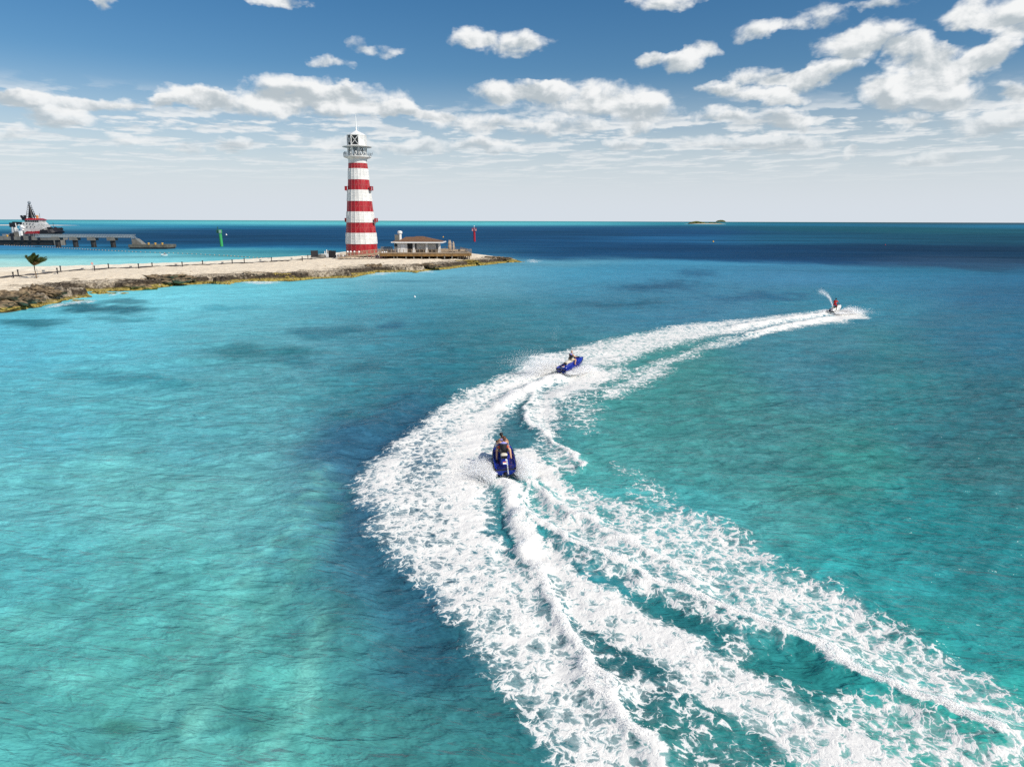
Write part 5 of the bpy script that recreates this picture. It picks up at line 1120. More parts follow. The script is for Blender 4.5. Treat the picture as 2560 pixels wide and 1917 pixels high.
mb = MB(); mb.tube([(sx_(352), -4.6, sz_(425)), (sx_(378), -4.9, sz_(400))], 1.1, 10); mb.tube([(sx_(348), -4.4, sz_(450)), (sx_(374), -4.8, sz_(432))], .9, 10); mb.build('lifeboat', M['white2'], ship)
# crane on the aft deck
mb = MB(); cxm = sx_(215); mb.tube([(cxm, -2, dk0 - 1), (cxm, -2, sz_(408))], 1.25, 12); cr = mb.build('crane_column', M['white'], ship)
mb = MB(); mb.box((cxm - .1, -2, sz_(382)), (2.6, 2.4, sz_(352) - sz_(408))); mb.bar((cxm, -2, sz_(355)), (sx_(318), -2, sz_(358)), 1.2, 1.1); mb.bar((cxm + 1, -2, sz_(395)), (sx_(270), -2, sz_(362)), .8); mb.bar((sx_(312), -2, sz_(360)), (sx_(318), -2, sz_(378)), .9); mb.build('crane_boom', M['dark'], cr)
for a in (285, 300, 318): mb = MB(); mb.bar((sx_(a), -4.6, dk0), (sx_(a - 14), -4.6, sz_(430 if a != 300 else 360)), .32); mb.build('davit', M['white2'], ship)
rr_bar(ship, [(sx_(250), -5.0, dk0 + .7), (sx_(380), -5.0, dk0 + .7)], 1.6, 1.6, 'truss'); rr_bar(ship, [(sx_(560), -3.2, sz_(385)), (sx_(640), -2.6, sz_(405))], 1.3, 1.2, 'truss')
mb = MB(); mb.bar((sx_(686), 0, sz_(410)), (sx_(683), 0, sz_(352)), .14); mb.build('bow_mast', M['dark'], ship)
for (a, b) in ((515, 235), (388, 262), (450, 235)): mb = MB(); mb.bar((sx_(a), 1, sz_(310)), (sx_(a), 1, sz_(b)), .12); mb.build('antenna', M['dark'], ship)

# ---- channel markers and small floats
p0 = sea(554.5, 616); tp = Q(550.5, 584, p0.y); r_ = empty('channel_marker', p0); tag(r_, 'leaning green channel marker post with a square daymark', 'channel marker')
d_ = tp - p0; k = math.hypot(p0.y, H) / FPX
mb = MB(); mb.tube([(-d_.x * .05, 0, -1), d_], 3.6 * k, 14); mb.build('post', M['green'], r_)
mb = MB(); mb.box(d_ + Vector((1.2 * k, -1.5 * k, 5 * k)), (7.6 * k, .5, 9 * k)); b_ = mb.build('daymark', M['green'], r_); mb = MB(); mb.box(d_ + Vector((1.2 * k, -1.5 * k - .3, 5 * k)), (5.6 * k, .1, 7 * k)); mb.build('daymark_face', M['palegrn'], b_)
mb = MB(); mb.box(d_ + Vector((-6 * k, 1 * k, 5 * k)), (5.5 * k, .6, 8 * k)); mb.build('battery_box', M['dkgreen'], r_); mb = MB(); mb.tube([d_ + Vector((-5 * k, 1 * k, 8 * k)), d_ + Vector((-5.4 * k, 1 * k, 14 * k))], .9 * k, 8); mb.ball(d_ + Vector((-5.4 * k, 1 * k, 15 * k)), 1.5 * k, 8, 6); mb.build('lamp', M['dkgreen'], r_)
p0 = sea(1186.5, 601); tp = Q(1185.5, 574, p0.y); r_ = empty('channel_marker', p0); tag(r_, 'upright red channel marker post with a cage platform', 'channel marker')
d_ = tp - p0; k = math.hypot(p0.y, H) / FPX
mb = MB(); mb.tube([(0, 0, -1), d_], 2.6 * k, 14); mb.build('post', M['redbuoy'], r_)
mb = MB(); mb.box(d_ + Vector((0, 0, 0)), (10.5 * k, 6 * k, .9 * k))
for sx0_ in (-4.8, -1.6, 1.6, 4.8):
    for sy0_ in (-2.6, 2.6): mb.box(d_ + Vector((sx0_ * k, sy0_ * k, 3.4 * k)), (.9 * k, .9 * k, 6 * k))
mb.box(d_ + Vector((0, -2.6 * k, 6.2 * k)), (10.5 * k, .8 * k, 1.0 * k)); mb.box(d_ + Vector((0, 2.6 * k, 6.2 * k)), (10.5 * k, .8 * k, 1.0 * k)); mb.build('cage', M['redbuoy'], r_)
mb = MB(); mb.box(d_ + Vector((4.2 * k, -3.3 * k, 2 * k)), (2.6 * k, .5 * k, 4.4 * k)); mb.box(d_ + Vector((-4.2 * k, -3.3 * k, 2 * k)), (2.2 * k, .5 * k, 4.4 * k)); mb.build('daymark', M['pink'], r_)
mb = MB(); mb.tube([d_ + Vector((0, 0, .5 * k)), d_ + Vector((0, 0, 9.5 * k))], .6 * k, 6); mb.ball(d_ + Vector((0, 0, 11 * k)), (1.2 * k, 1.2 * k, 1.6 * k), 8, 6); mb.build('lamp', M['white2'], r_)
def buoy(px, py, rpx, m_, lab, cat='buoy'):
    p = sea(px, py); k = math.hypot(p.y, H) / FPX; r_ = empty('buoy', p); tag(r_, lab, cat); mb = MB(); mb.ball((0, 0, rpx * k * .5), (rpx * k, rpx * k, rpx * k), 12, 8); mb.build('float', M[m_], r_, smooth=True)
    mb = MB(); mb.tube([(0, 0, rpx * k), (0, 0, rpx * k * 2.1)], [rpx * k * .45, rpx * k * .3], 8); mb.build('top_post', M[m_], r_)
buoy(1108, 591, 1.6, 'yellow', 'small yellow buoy in the dark sea left of the red marker'); buoy(1783, 605, 1.9, 'yellow', 'small yellow buoy in the dark sea below the far islet')
buoy(2213, 616, 1.3, 'redbuoy', 'tiny red buoy in the dark open sea at the right'); buoy(1037, 741, 2.3, 'white2', 'small white buoy floating in the turquoise water before the deck'); buoy(566, 588, 1.8, 'white2', 'white buoy just right of the green marker')
# white tender raft
p = sea(411, 640); k = math.hypot(p.y, H) / FPX; r_ = empty('tender_boat', p); tag(r_, 'small white boat adrift by the float line below the landing', 'boat')
mb = MB(); 
def oval(L2, W2, z, n=16): return [(L2 * math.cos(2 * math.pi * i / n), W2 * math.sin(2 * math.pi * i / n), z) for i in range(n)]
mb.hull(oval(6.5 * k, 1.0, -.2), oval(8.2 * k, 1.3, .38)); mb.build('hull', M['white2'], r_); mb = MB(); mb.box((2.2 * k, 0, .62), (4.5 * k, .8, .5)); mb.build('console', M['steel'], r_); mb = MB(); mb.box((-4.5 * k, 0, .5), (3.2 * k, 1.2, .25)); mb.build('seat', M['white2'], r_)
# float line
ln_pts = [(0, 617.5), (120, 622), (240, 628), (340, 632), (400, 633.8), (480, 636), (560, 639.5), (653, 645.5), (673, 648)]
r_ = empty('float_line', sea(0, 617.5)); tag(r_, 'thin line of small floats stretched across the shallow lagoon', 'float line')
mb = MB(); mb2 = MB(); O = Vector(sea(0, 617.5))
for (a, b), (c_, d2_) in zip(ln_pts[:-1], ln_pts[1:]):
    A_ = Vector(sea(a, b)) - O; B_ = Vector(sea(c_, d2_)) - O; mb.bar(A_ + Vector((0, 0, .12)), B_ + Vector((0, 0, .12)), .09); n = int((B_ - A_).length / 2.6)
    for i in range(n): q = A_.lerp(B_, i / n); mb2.ball(q + Vector((0, 0, .14)), .22, 6, 4)
mb.build('rope', M['dark'], r_); o = mb2.build('floats', M['canvas'], r_); o['kind'] = 'stuff'

# ------------------------------------------------------------------ personal watercraft and riders
def loft(mb, rings, caps=True):
    n = len(rings[0]); vs = [p for r_ in rings for p in r_]
    fs = [(i * n + k, i * n + (k + 1) % n, (i + 1) * n + (k + 1) % n, (i + 1) * n + k) for i in range(len(rings) - 1) for k in range(n)]
    if caps: fs += [tuple(range(n))[::-1], tuple((len(rings) - 1) * n + k for k in range(n))]
    return mb.add(vs, fs)
def interp(tab, y):
    ys = [r_[0] for r_ in tab]; return [float(np.interp(y, ys, [r_[i] for r_ in tab])) for i in range(1, len(tab[0]))]
# station: half width at rail, keel height, chine height, rail height
ST = [(0, .57, -.02, .12, .40), (.4, .60, -.05, .10, .42), (1.3, .61, -.08, .10, .46), (2.1, .56, -.06, .14, .52), (2.7, .42, .06, .28, .60), (3.1, .22, .26, .44, .67), (3.32, .05, .50, .58, .70)]
def watercraft(p, heading, pitch, roll, hullm, deckm, seatm, trim, label, zoff=0.0):
    root = empty('jet_ski', p); root.scale = (.95,) * 3; root.rotation_euler = (Matrix.Rotation(heading, 3, 'Z') @ Matrix.Rotation(pitch, 3, 'X') @ Matrix.Rotation(roll, 3, 'Y')).to_euler(); root.location.z += zoff
    tag(root, label, 'jet ski', 'personal watercraft racing in a curve')
    ys = np.linspace(0, 3.32, 22)
    mb = MB(); rings = []
    for y_ in ys:
        w_, k_, c_, r_ = interp(ST, y_); rings.append([(0, y_, k_), (w_ * .55, y_, k_ + (c_ - k_) * .55), (w_ * .90, y_, c_), (w_ * .97, y_, (c_ + r_) / 2), (w_, y_, r_ - .03), (w_ * .6, y_, r_ - .035), (-w_ * .6, y_, r_ - .035), (-w_, y_, r_ - .03), (-w_ * .97, y_, (c_ + r_) / 2), (-w_ * .90, y_, c_), (-w_ * .55, y_, k_ + (c_ - k_) * .55)])
    loft(mb, rings); hull = mb.build('hull', hullm, root, smooth=False)
    mb = MB()
    for s_ in (-1, 1): mb.tube([(s_ * (interp(ST, y_)[0] + .012), y_, interp(ST, y_)[3] - .03) for y_ in ys], .032, 6)
    mb.tube([(-.57, -.01, .37), (.57, -.01, .37)], .035, 6); mb.build('rub_rail', trim, hull)
    # deck: raised gunwales, sunk foot wells, central tunnel and bow cowl
    mb = MB(); rings = []
    def top(y_, f):                         # height of the deck above the rail at lateral fraction f
        a = abs(f); g_ = .10 * sstep(.86, .95, a) * (1 - sstep(.985, 1.0, a)) * sstep(2.6, 2.0, y_)
        cen = (.34 * sstep(.42, .24, a)) * sstep(.35, .7, y_)
        bowc = (.36 * sstep(1.75, 2.2, y_) * sstep(3.35, 2.5, y_)) * (1 - a ** 2.2)
        well = -.10 * sstep(.42, .5, a) * sstep(.86, .80, a) * sstep(.45, .55, y_) * sstep(2.1, 1.9, y_)
        return max(g_ + cen * (1 - sstep(1.8, 2.1, y_)), 0) + max(bowc, 0) + well
    fr = [-1, -.97, -.92, -.86, -.78, -.6, -.48, -.40, -.32, -.22, 0, .22, .32, .40, .48, .6, .78, .86, .92, .97, 1]
    vs = []; yd = np.linspace(0.0, 3.30, 40)
    for y_ in yd:
        w_, k_, c_, r_ = interp(ST, y_)
        for f in fr: vs.append((w_ * f, y_, r_ + float(top(y_, f)) - .02 * (abs(f) == 1)))
    nf = len(fr); mb.add(vs, [(i * nf + k, i * nf + k + 1, (i + 1) * nf + k + 1, (i + 1) * nf + k) for i in range(len(yd) - 1) for k in range(nf - 1)])
    deck = mb.build('deck', deckm, root, smooth=True)
    mb = MB(); mb.box((0, .2, .435), (.86, .36, .02)); mb.box((-.38, 1.2, .40), (.17, 1.3, .03)); mb.box((.38, 1.2, .40), (.17, 1.3, .03)); mb.build('traction_mat', M['navy'] if deckm == M['blue'] else M['dark'], root)
    # seat, two steps, the rear one raised
    mb = MB(); rings = []
    for y_, z_, w_ in ((.62, .80, .14), (.66, .93, .17), (.9, .97, .185), (1.25, .96, .18), (1.3, .92, .17), (1.7, .89, .15), (1.95, .93, .13), (2.02, .88, .10)):
        rings.append([(-w_, y_, z_ - .2), (-w_ * 1.05, y_, z_ - .05), (-w_ * .6, y_, z_), (w_ * .6, y_, z_), (w_ * 1.05, y_, z_ - .05), (w_, y_, z_ - .2)])
    loft(mb, rings); mb.build('seat', seatm, root, smooth=True)
    mb = MB(); mb.box((0, .60, .80), (.34, .06, .12)); mb.box((0, .615, .875), (.40, .05, .03)); mb.build('grab_handle', M['dark'], root, bevel=.01)
    mb = MB(); mb.box((0, .33, .60), (.20, .03, .15), M=Matrix.Rotation(R(-55), 3, 'X')); st2 = mb.build('sticker', M['white2'], root)
    mb = MB(); mb.box((.0, .345, .645), (.17, .02, .045), M=Matrix.Rotation(R(-55), 3, 'X')); mb.build('sticker_band', mat('orange_red_print', (.65, .10, .04), .6), st2)
    mb = MB(); mb.tube([(0, 2.1, .88), (0, 2.0, 1.06)], .07, 8); mb.tube([(-.40, 1.93, 1.12), (-.14, 2.02, 1.07), (.14, 2.02, 1.07), (.40, 1.93, 1.12)], .022, 8); mb.box((0, 2.04, 1.08), (.24, .12, .09)); mb.build('handlebar', M['dark'], root)
    for s_ in (-1, 1): mb = MB(); mb.box((s_ * .30, 2.32, 1.0), (.13, .05, .12)); mb.bar((s_ * .2, 2.34, .88), (s_ * .28, 2.32, .97), .04); mb.build('mirror', M['dark'], root, bevel=.008)
    mb = MB(); mb.box((0, 2.45, .96), (.28, .3, .05), M=Matrix.Rotation(R(-20), 3, 'X')); mb.build('cowl_panel', M['dark'], root, bevel=.01)
    mb = MB(); mb.tube([(0, .03, .12), (0, -.16, .10)], [.12, .08], 10); mb.build('jet_nozzle', M['dark'], root)
    return root
def skin_mesh(joints, edges, radii, name, m_, parent=None, sub=1, root=0):
    me = bpy.data.meshes.new(name); me.from_pydata(joints, edges, []); me.update()
    o = bpy.data.objects.new(name, me); col.objects.link(o)
    md = o.modifiers.new('skin', 'SKIN'); md.branch_smoothing = .6; md.use_smooth_shade = True
    if not me.skin_vertices:
        pass
    sk = me.skin_vertices[0].data
    for i, r_ in enumerate(radii): sk[i].radius = (r_ * 1.22, r_ * 1.22) if not isinstance(r_, tuple) else (r_[0] * 1.15, r_[1] * 1.15); sk[i].use_root = (i == root)
    s2 = o.modifiers.new('sub', 'SUBSURF'); s2.levels = sub; s2.render_levels = sub
    dg = bpy.context.evaluated_depsgraph_get(); dg.update(); me2 = bpy.data.meshes.new_from_object(o.evaluated_get(dg)); 
    bpy.data.objects.remove(o); me2.materials.clear()
    return link_mesh(name, me2, m_, parent, smooth=True)
class Skel:
    def __init__(s): s.j = []; s.e = []; s.r = []
    def a(s, p, r_, par=None):
        s.j.append(tuple(p)); s.r.append(r_); i = len(s.j) - 1
        if par is not None: s.e.append((par, i))
        return i
def person(root_like, pose, skin, hair, top_, bottom_, label, group=None, scale=1.0):
    """pose gives joint positions in the craft's own frame"""
    r_ = empty('person', root_like.location); r_.scale = root_like.scale; r_.rotation_euler = root_like.rotation_euler; tag(r_, label, 'person', group)
    V_ = lambda k: Vector(pose[k])
    pel, che, nk, hd = V_('pelvis'), V_('chest'), V_('neck'), V_('head')
    fw = (hd - nk); face = Vector(pose.get('face', (0, 1, 0))).normalized()
    S = Skel(); p = S.a(pel, (.125, .105)); sp_ = S.a(pel.lerp(che, .45), (.115, .10), p); c = S.a(che, (.145, .115), sp_); n = S.a(nk, .058, c); ch = S.a(nk.lerp(hd, .45) + face * .02, .062, n); h0 = S.a(hd, .092, ch); S.a(hd + Vector((0, 0, .08)), .072, h0); S.a(hd + face * .105 - Vector((0, 0, .015)), .017, h0)
    side = face.cross(Vector((0, 0, 1))).normalized()
    for s_ in (-1, 1): S.a(hd + side * s_ * .098, .018, h0)
    for s_, L in ((-1, 'l'), (1, 'r')):
        hp = S.a(V_('hip' + L), .092, p); kn = S.a(V_('knee' + L), .062, hp); cf = S.a(V_('knee' + L).lerp(V_('ankle' + L), .35), .058, kn); an = S.a(V_('ankle' + L), .038, cf); S.a(V_('toe' + L), .034, an)
        sh_ = S.a(V_('sh' + L), .060, c); elb = S.a(V_('elbow' + L), .042, sh_); wr = S.a(V_('wrist' + L), .029, elb)
        hv = (V_('hand' + L) - V_('wrist' + L)).normalized(); pm = S.a(V_('wrist' + L) + hv * .065, (.036, .022), wr)
        acr = hv.cross(Vector((0, 0, 1))).normalized()
        for q, (o_, ln_) in enumerate(((-.027, .068), (-.009, .080), (.009, .076), (.027, .060))):
            b_ = S.a(V_('wrist' + L) + hv * .10 + acr * o_, .0095, pm); b2 = S.a(V_('wrist' + L) + hv * (.10 + ln_ * .5) + acr * o_ + Vector((0, 0, -.012)), .0085, b_); S.a(V_('wrist' + L) + hv * (.10 + ln_ * .7) + acr * o_ + Vector((0, 0, -.040)), .0075, b2)
        tb = S.a(V_('wrist' + L) + hv * .05 - acr * s_ * .045, .010, wr); S.a(V_('wrist' + L) + hv * .09 - acr * s_ * .055 + Vector((0, 0, -.03)), .009, tb)
    skin_mesh(S.j, S.e, S.r, 'body', skin, r_)
    # vest / shirt
    up_ = (nk - pel).normalized(); sdv_ = up_.cross(face).normalized() * -1; dpv = sdv_.cross(up_).normalized() * -1
    def shell(rg_, nm, mm):
        mb = MB(); rings = []
        for c_, w_, d_, e_ in rg_: rings.append([c_ + sdv_ * w_ * math.cos(2 * math.pi * k / 16) * (1 - .12 * abs(math.sin(2 * math.pi * k / 16))) + dpv * d_ * math.sin(2 * math.pi * k / 16) + up_ * e_ for k in range(16)])
        loft(mb, rings); return mb.build(nm, mm, r_, smooth=True)
    tm = top_ if not isinstance(top_, tuple) else top_[0]
    shell([(pel.lerp(che, .02), .175, .145, 0), (pel.lerp(che, .35), .18, .155, 0), (pel.lerp(che, .75), .205, .165, 0), (che, .215, .165, .02), (che.lerp(nk, .55), .185, .125, 0), (che.lerp(nk, .85), .09, .085, 0)], 'shirt' if pose.get('sleeves') else 'vest', tm)
    if isinstance(top_, tuple): shell([(che, .222, .172, .035), (che.lerp(nk, .5), .20, .135, 0), (che.lerp(nk, .9), .095, .09, 0)], 'vest_yoke', top_[1])
    if pose.get('sleeves'):
        for L in 'lr':
            S = Skel(); q0 = S.a(V_('sh' + L).lerp(che, .35), .085); q1 = S.a(V_('sh' + L), .080, q0); S.a(V_('elbow' + L).lerp(V_('sh' + L), .3), .062, q1); skin_mesh(S.j, S.e, S.r, 'sleeve', tm, r_)
    S = Skel(); a = S.a(pel, (.142, .125))
    for L in 'lr': S.a(V_('hip' + L).lerp(V_('knee' + L), .62), .085, S.a(V_('hip' + L), .108, a))
    skin_mesh(S.j, S.e, S.r, 'shorts', bottom_, r_)
    if hair:
        mb = MB(); mb.ball(hd + Vector((0, 0, .035)) - face * .022, (.108, .115, .112), 14, 9)
        if hair == M['hairn']: mb.ball(hd - face * .075 + Vector((0, 0, -.05)), (.075, .06, .11), 10, 7)
        mb.build('hair', hair, r_, smooth=True)
    return r_
def mirror(d_):
    o = {}
    for k, v in d_.items():
        if k.endswith('*'):
            o[k[:-1] + 'l'] = (-v[0], v[1], v[2]); o[k[:-1] + 'r'] = v
        else: o[k] = v
    return o
drive = mirror({'pelvis': (0, 1.42, 1.02), 'chest': (0, 1.54, 1.38), 'neck': (0, 1.60, 1.53), 'head': (0, 1.66, 1.68), 'hip*': (.11, 1.46, 1.0), 'knee*': (.30, 1.85, .92), 'ankle*': (.36, 1.62, .50), 'toe*': (.37, 1.82, .45),
    'sh*': (.19, 1.51, 1.49), 'elbow*': (.30, 1.66, 1.25), 'wrist*': (.32, 1.86, 1.15), 'hand*': (.31, 1.95, 1.13)})
ride = mirror({'pelvis': (0, .93, 1.05), 'chest': (0, 1.05, 1.41), 'neck': (.02, 1.10, 1.56), 'head': (.07, 1.16, 1.70), 'hip*': (.12, .98, 1.03), 'knee*': (.36, 1.32, .98), 'ankle*': (.40, 1.0, .52), 'toe*': (.43, 1.2, .45),
    'sh*': (.19, 1.09, 1.55), 'elbow*': (.28, 1.27, 1.32), 'wrist*': (.19, 1.45, 1.24), 'hand*': (.12, 1.52, 1.22)})
ride['elbowl'] = (-.36, 1.2, 1.36); ride['wristl'] = (-.26, 1.42, 1.30); ride['handl'] = (-.18, 1.5, 1.28)
stand = mirror({'pelvis': (0, 1.20, 1.30), 'chest': (0, 1.36, 1.72), 'neck': (0, 1.42, 1.88), 'head': (0, 1.47, 2.05), 'hip*': (.11, 1.22, 1.26), 'knee*': (.30, 1.42, .90), 'ankle*': (.34, 1.12, .50), 'toe*': (.36, 1.34, .45),
    'sh*': (.20, 1.37, 1.80), 'elbow*': (.36, 1.55, 1.50), 'wrist*': (.35, 1.80, 1.24), 'hand*': (.33, 1.92, 1.14)}); stand['sleeves'] = True
def head_to(a, b): d_ = b - a; return math.atan2(-d_.x, d_.y)
a1 = sea(1264, 1192); j1 = watercraft(a1, head_to(a1, sea(1252, 1128)), R(7), R(-3), M['blue'], M['blue'], M['seat'], M['dark'], 'blue jet ski nearest the camera carrying two riders, seen from behind', .08)
p1 = dict(drive); p1['head'] = (-.06, 1.68, 1.70); person(j1, p1, M['skin'], M['hairb'], (M['vest'], M['lilac']), M['shortsr'], 'black haired driver in dark vest steering the nearest blue jet ski')
person(j1, ride, M['skin2'], M['hairn'], (M['vest'], M['lilac']), M['vest'], 'brown haired passenger in black vest sitting behind the driver')
a2 = sea(1403, 935); j2 = watercraft(a2, head_to(a2, sea(1461, 919.5)), R(8), R(5), M['blue'], M['blue'], M['seat'], M['dark'], 'blue jet ski with a lone rider in the middle of the curving wake', .05)
p2 = dict(drive); p2['head'] = (0, 1.60, 1.74); person(j2, p2, M['skin2'], None, (M['vest'], M['lilac']), M['cream'], 'bald rider in black vest and cream shorts on the middle jet ski')
a3 = sea(2076, 787.5); j3 = watercraft(a3, head_to(a3, sea(2111, 780.5)), R(9), R(4), M['white2'], M['white2'], M['dark'], M['dark'], 'white jet ski leading far ahead with a standing rider', .05)
person(j3, stand, M['skind'], M['hairb'], M['shirt'], M['shortsc'], 'rider in red shirt and crimson shorts standing on the farthest jet ski')

# ------------------------------------------------------------------ spray: clouds of small droplets thrown up by the craft
m = bpy.data.materials.new('water_droplets'); m.use_nodes = True; t = NT(m.node_tree); bs = m.node_tree.nodes['Principled BSDF']
m.node_tree.nodes.remove(bs); t_ = m.node_tree; out_ = t_.nodes['Material Output']
df = t_.nodes.new('ShaderNodeBsdfDiffuse'); df.inputs[0].default_value = (.74, .74, .74, 1); tr_ = t_.nodes.new('ShaderNodeBsdfTranslucent'); tr_.inputs[0].default_value = (.50, .50, .50, 1); mx = t_.nodes.new('ShaderNodeAddShader')
tp_ = t_.nodes.new('ShaderNodeBsdfTransparent'); mx2 = t_.nodes.new('ShaderNodeMixShader'); mx2.inputs[0].default_value = .5
t_.links.new(df.outputs[0], mx.inputs[0]); t_.links.new(tr_.outputs[0], mx.inputs[1]); t_.links.new(mx.outputs[0], mx2.inputs[1]); t_.links.new(tp_.outputs[0], mx2.inputs[2]); t_.links.new(mx2.outputs[0], out_.inputs[0])
MDROP = m
def droplets(name, pts, size, label, cat='spray'):
    n = len(pts); tet = np.array([(1, 1, 1), (1, -1, -1), (-1, 1, -1), (-1, -1, 1)]) * .6
    Rm = rng.normal(size=(n, 4, 3)) * .35
    V = pts[:, None, :] + (tet[None] + Rm) * size[:, None, None]
    Fq = (np.array([(0, 1, 2), (0, 2, 3), (0, 3, 1), (1, 3, 2)])[None] + (np.arange(n) * 4)[:, None, None]).reshape(-1, 3)
    o = np_mesh(name, V.reshape(-1, 3), Fq, MDROP, smooth=False); tag(o, label, cat, kind='stuff'); return o
def frame(root):
    Mx = root.matrix_basis.to_3x3() if False else root.rotation_euler.to_matrix(); return np.array(Mx), np.array(root.location)
def plume(root, side, n, lat, up, back, y0, y1, life=.5, size=(.010, .026), spread=1.0):
    Mx, o = frame(root)
    t_ = rng.uniform(0, 1, n) ** .8; yl = rng.uniform(y0, y1, n)
    jet = rng.beta(1.4, 1.6, n)
    vx = side * lat * (.25 + 1.0 * jet) * rng.normal(1, .16 * spread, n); vz = up * (.2 + .9 * rng.beta(1.5, 1.5, n)) * (1.25 - .5 * jet)
    tf = t_ * (2 * vz / 9.81) * rng.uniform(.85, 1.05, n)
    sl = np.floor(rng.uniform(0, 26, n)) ; fing = 1 + .30 * np.sin(sl * 2.3 + 1.3 * side)
    X_ = side * .5 + vx * fing * tf / life * .5 + rng.normal(0, .05, n); Y_ = yl - back * tf / life * .5 * (1 + .25 * np.cos(sl * 1.7)) + rng.normal(0, .07, n); Z_ = .12 + vz * fing * tf - .5 * 9.81 * tf ** 2 + np.abs(rng.normal(0, .02, n))
    h_ = root.rotation_euler.to_matrix() @ Vector((0, 1, 0)); h_.z = 0; h_.normalize(); s_ = Vector((h_.y, -h_.x, 0))
    P_ = o[None] * np.array([1, 1, 0]) + X_[:, None] * np.array(s_)[None] + Y_[:, None] * np.array(h_)[None]; P_[:, 2] += np.maximum(Z_, .02) + .08
    return P_, rng.uniform(*size, n) * rng.uniform(.5, 1.2, n)
def join_pl(*a): return np.vstack([q[0] for q in a]), np.concatenate([q[1] for q in a])
P_, S_ = join_pl(plume(j1, -1, 26000, 4.2, 2.2, 3.2, .3, 2.4), plume(j1, -1, 16000, 2.4, 1.8, 4.5, .0, 1.8), plume(j1, 1, 16000, 2.8, 2.3, 2.2, .3, 2.0), plume(j1, 1, 12000, 3.0, 1.6, 4.4, .0, 1.6))
droplets('spray', P_, S_, 'white spray thrown out to both sides of the nearest blue jet ski')
P_, S_ = join_pl(plume(j2, -1, 46000, 2.4, 4.3, 5.5, .0, 1.8, size=(.012, .026), spread=1.8), plume(j2, -1, 20000, 2.6, 2.8, 4.5, .2, 2.2, size=(.012, .026)), plume(j2, 1, 36000, 4.6, 2.0, .6, .6, 2.8, size=(.012, .026)), plume(j2, 1, 16000, 5.6, 1.5, 3.5, .2, 2.2, size=(.012, .026)))
droplets('spray', P_, S_, 'white spray around the middle blue jet ski, highest at its left')
P_, S_ = join_pl(plume(j3, -1, 14000, 2.4, 2.0, 4.0, .2, 2.0, size=(.015, .035)), plume(j3, 1, 26000, 6.5, 2.9, -1.0, 1.2, 3.0, size=(.015, .035), spread=1.5), plume(j3, 1, 14000, 6.5, 1.6, 3.0, .2, 2.6, size=(.015, .035)))
droplets('spray', P_, S_, 'white spray fanning to the right of the white jet ski')
def stream(root, pts, n, w0, w1, size, label, name='water_jet'):
    Mx, o = frame(root); pts = np.array(pts, float); u = rng.uniform(0, 1, n) ** .8; k = u * (len(pts) - 1); i = np.minimum(k.astype(int), len(pts) - 2); f = (k - i)[:, None]
    c = pts[i] * (1 - f) + pts[i + 1] * f; c = c + rng.normal(0, 1, (n, 3)) * (w0 + (w1 - w0) * u ** 1.5)[:, None]
    W = o[None] + c @ Mx.T; droplets(name, W, rng.uniform(*size, n), label, 'water jet')
stream(j1, [(.14, -.12, .1), (.12, .02, .55), (.10, .12, .85)], 900, .012, .016, (.008, .016), 'thin white telltale jet rising at the stern of the nearest jet ski')
stream(j2, [(.1, -.05, .1), (.0, .0, .8), (-.1, -.05, 1.5), (-.3, -.3, 2.6), (-.2, -.7, 3.8), (.3, -1.0, 4.6)], 260, .02, .30, (.008, .016), 'thin faint water jet rising behind the middle jet ski')
M3, o3 = frame(j3)
def wpt(px, py): q = Q(px, py, a3.y); return np.linalg.inv(M3) @ (np.array(q) - o3)
stream(j3, [wpt(2084.5, 779), wpt(2082, 768), wpt(2078, 755), wpt(2073, 745), wpt(2066, 738), wpt(2058, 732), wpt(2049, 729)], 4200, .04, .22, (.009, .020), 'arched white water jet spouting high behind the white jet ski')
# loose droplets along the breaking crests
ok = np.where((foam > .72) & (y < 75) & (np.abs(UU.ravel()) < .9))[0]
wgt = np.clip(hgt[ok], 0, .5) ** 1.3 * y[ok]; wgt /= wgt.sum(); pk = rng.choice(ok, 16000, p=wgt)
n = len(pk); hh_ = np.abs(rng.normal(0, .06, n)); P_ = np.stack([x[pk] + rng.normal(0, .06, n), y[pk] + rng.normal(0, .06, n), hgt[pk] + hh_ + .02], -1)
droplets('spray', P_, rng.uniform(.004, .013, n) * (1 + y[pk] / 40), 'fine droplets flying off the foaming wake crests')

# ------------------------------------------------------------------ boulders and loose stones on the rocky shore
def rockmat(name, color, **kw):
    m = mat(name, color, .95, **kw); t = NT(m.node_tree); bs = m.node_tree.nodes['Principled BSDF']
    old = bs.inputs['Base Color'].links[0].from_socket; pos = t.n('ShaderNodeNewGeometry').outputs['Position']; z_ = t.sep(pos)[2]; n_ = t.noise(pos, 1.5, 5, .7)
    z2 = t.m('ADD', z_, t.m('MULTIPLY', t.m('SUBTRACT', n_, .5), .8))
    gold = t.mixc(t.mr(n_, .36, .6), (.12, .085, .015), (.44, .33, .08))
    t.put(bs.inputs['Base Color'], t.mixc(t.mr(z2, .75, .42), old, gold)); return m
M['rock'] = rockmat('pitted_limestone', (.20, .145, .085), var=.85, vscale=1.3, bump=1.0, bscale=5)
M['rockpale'] = mat('pale_limestone', (.42, .34, .24), .95, var=.5, vscale=2, bump=.8, bscale=6)
M['rockgold'] = rockmat('golden_weedy_rock', (.34, .25, .06), var=.6, vscale=2, bump=.8, bscale=6)
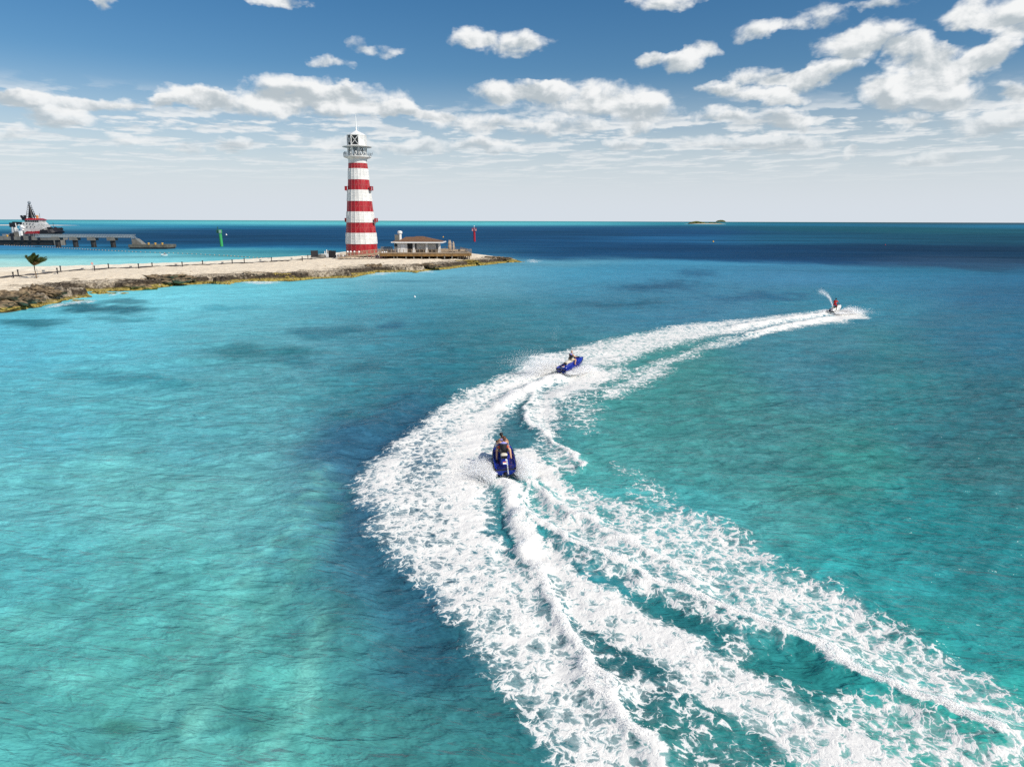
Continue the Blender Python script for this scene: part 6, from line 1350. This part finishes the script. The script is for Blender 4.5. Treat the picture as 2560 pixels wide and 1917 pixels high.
def boulder(px, py, w_, d_, h_, mm, label, seed):
    h_ *= .8; p = P(px, py, .5); p.z = max(-.2, gz(p)) - h_ * .25
    bm = bmesh.new(); bmesh.ops.create_icosphere(bm, subdivisions=4, radius=1.0); rg = np.random.default_rng(seed)
    co = np.array([v.co[:] for v in bm.verts]); n_ = np.zeros(len(co))
    for o_, a_ in ((1.2, .30), (2.6, .22), (5.5, .14), (10, .07)): n_ += a_ * (np.abs(perlin(co[:, 0] * o_ + seed, co[:, 1] * o_ + co[:, 2] * o_ * .7, seed)) * 2 - .5 + perlin(co[:, 2] * o_, co[:, 0] * o_ - seed, seed + 3))
    for v, c_, k_ in zip(bm.verts, co, n_): f_ = 1 + k_; v.co = (c_[0] * w_ * f_, c_[1] * d_ * f_, max(-.6, c_[2]) * h_ * f_)
    me = bpy.data.meshes.new('boulder'); bm.to_mesh(me); bm.free(); o = link_mesh('boulder', me, mm, None, smooth=False); o.location = p
    tag(o, label, 'rock', 'craggy rocks along the waterline')
boulder(20, 768, 3.6, 2.2, 1.5, M['rock'], 'craggy brown rock mass at the very left edge of the shore', 3)
boulder(55, 760, 2.8, 1.9, 1.5, M['rock'], 'craggy brown rock, second mass from the left edge of the shore', 5)
boulder(88, 748, 2.2, 1.8, 1.6, M['rock'], 'tall dark craggy rock on the low point at left', 8)
boulder(118, 748, 2.4, 1.6, .9, M['rock'], 'low dark rock at the right end of the brown crags', 9)
boulder(205, 746, 2.6, .9, .5, M['rockgold'], 'flat golden rock tongue reaching into the turquoise water', 12)
boulder(262, 729, 3.2, 1.2, .9, M['rock'], 'dark rock above the little cove at left', 15)
boulder(300, 728, 2.0, 1.0, .5, M['rockgold'], 'low golden rock at the cove mouth', 16)
boulder(342, 719, 3.4, 1.4, 1.2, M['rock'], 'dark undercut rock right of the little cove', 19)
boulder(405, 709, 4.6, 2.0, 1.3, M['rock'], 'widest dark rock bulge on the left half of the shore', 23)
boulder(455, 705, 3.6, 1.6, 1.0, M['rock'], 'dark rock just right of the widest dark bulge', 25)
boulder(640, 695, 2.8, 1.4, .9, M['rockpale'], 'pale grey rock behind the small surf patch', 31)
boulder(700, 694, 3.2, 1.4, .8, M['rockgold'], 'golden rock at the waterline left of the lighthouse', 34)
boulder(935, 672, 2.4, 1.4, 1.1, M['rock'], 'dark rock knob on the shore in front of the lighthouse', 41)
boulder(1075, 668, 3.4, 1.5, .7, M['rock'], 'dark rock on the shore below the bungalow deck', 45)
boulder(1165, 657, 4.2, 1.6, .7, M['rockgold'], 'golden rock ledge beyond the right end of the deck', 47)
boulder(1238, 649, 4.6, 2.4, .9, M['rock'], 'brown craggy rock on the bare tip of the spit', 50)
boulder(1285, 648, 4.0, 2.2, .7, M['rock'], 'last brown craggy rock at the end of the spit', 53)
rg2 = np.random.default_rng(77); n = 5200
sx_a = rg2.uniform(-165, 5, n); sy_a = rg2.uniform(88, 225, n); zz, dd, bb, tt = land_z(sx_a, sy_a)
okk = inside(sx_a, sy_a, ring) & (dd > .3) & (dd < 3 + 14 * rg2.uniform(0, 1, n) ** 2.2) & (zz > .2); sx_a, sy_a, zz = sx_a[okk], sy_a[okk], zz[okk]; n = len(sx_a)
oc = np.array([(1, 0, 0), (0, 1, 0), (-1, 0, 0), (0, -1, 0), (0, 0, 1), (0, 0, -1)], float); of = np.array([(0, 1, 4), (1, 2, 4), (2, 3, 4), (3, 0, 4), (1, 0, 5), (2, 1, 5), (3, 2, 5), (0, 3, 5)])
sz_a = rg2.lognormal(-1.9, .5, n); V = np.stack([sx_a, sy_a, zz], -1)[:, None] + (oc[None] * rg2.uniform(.5, 1.4, (n, 6, 1))) * sz_a[:, None, None] * np.array([1.3, 1, .7])
o = np_mesh('loose_stones', V.reshape(-1, 3), (of[None] + (np.arange(n) * 6)[:, None, None]).reshape(-1, 3), M['rockpale'], smooth=False); tag(o, 'loose grey stones scattered over the rocky shore', 'stones', kind='stuff')
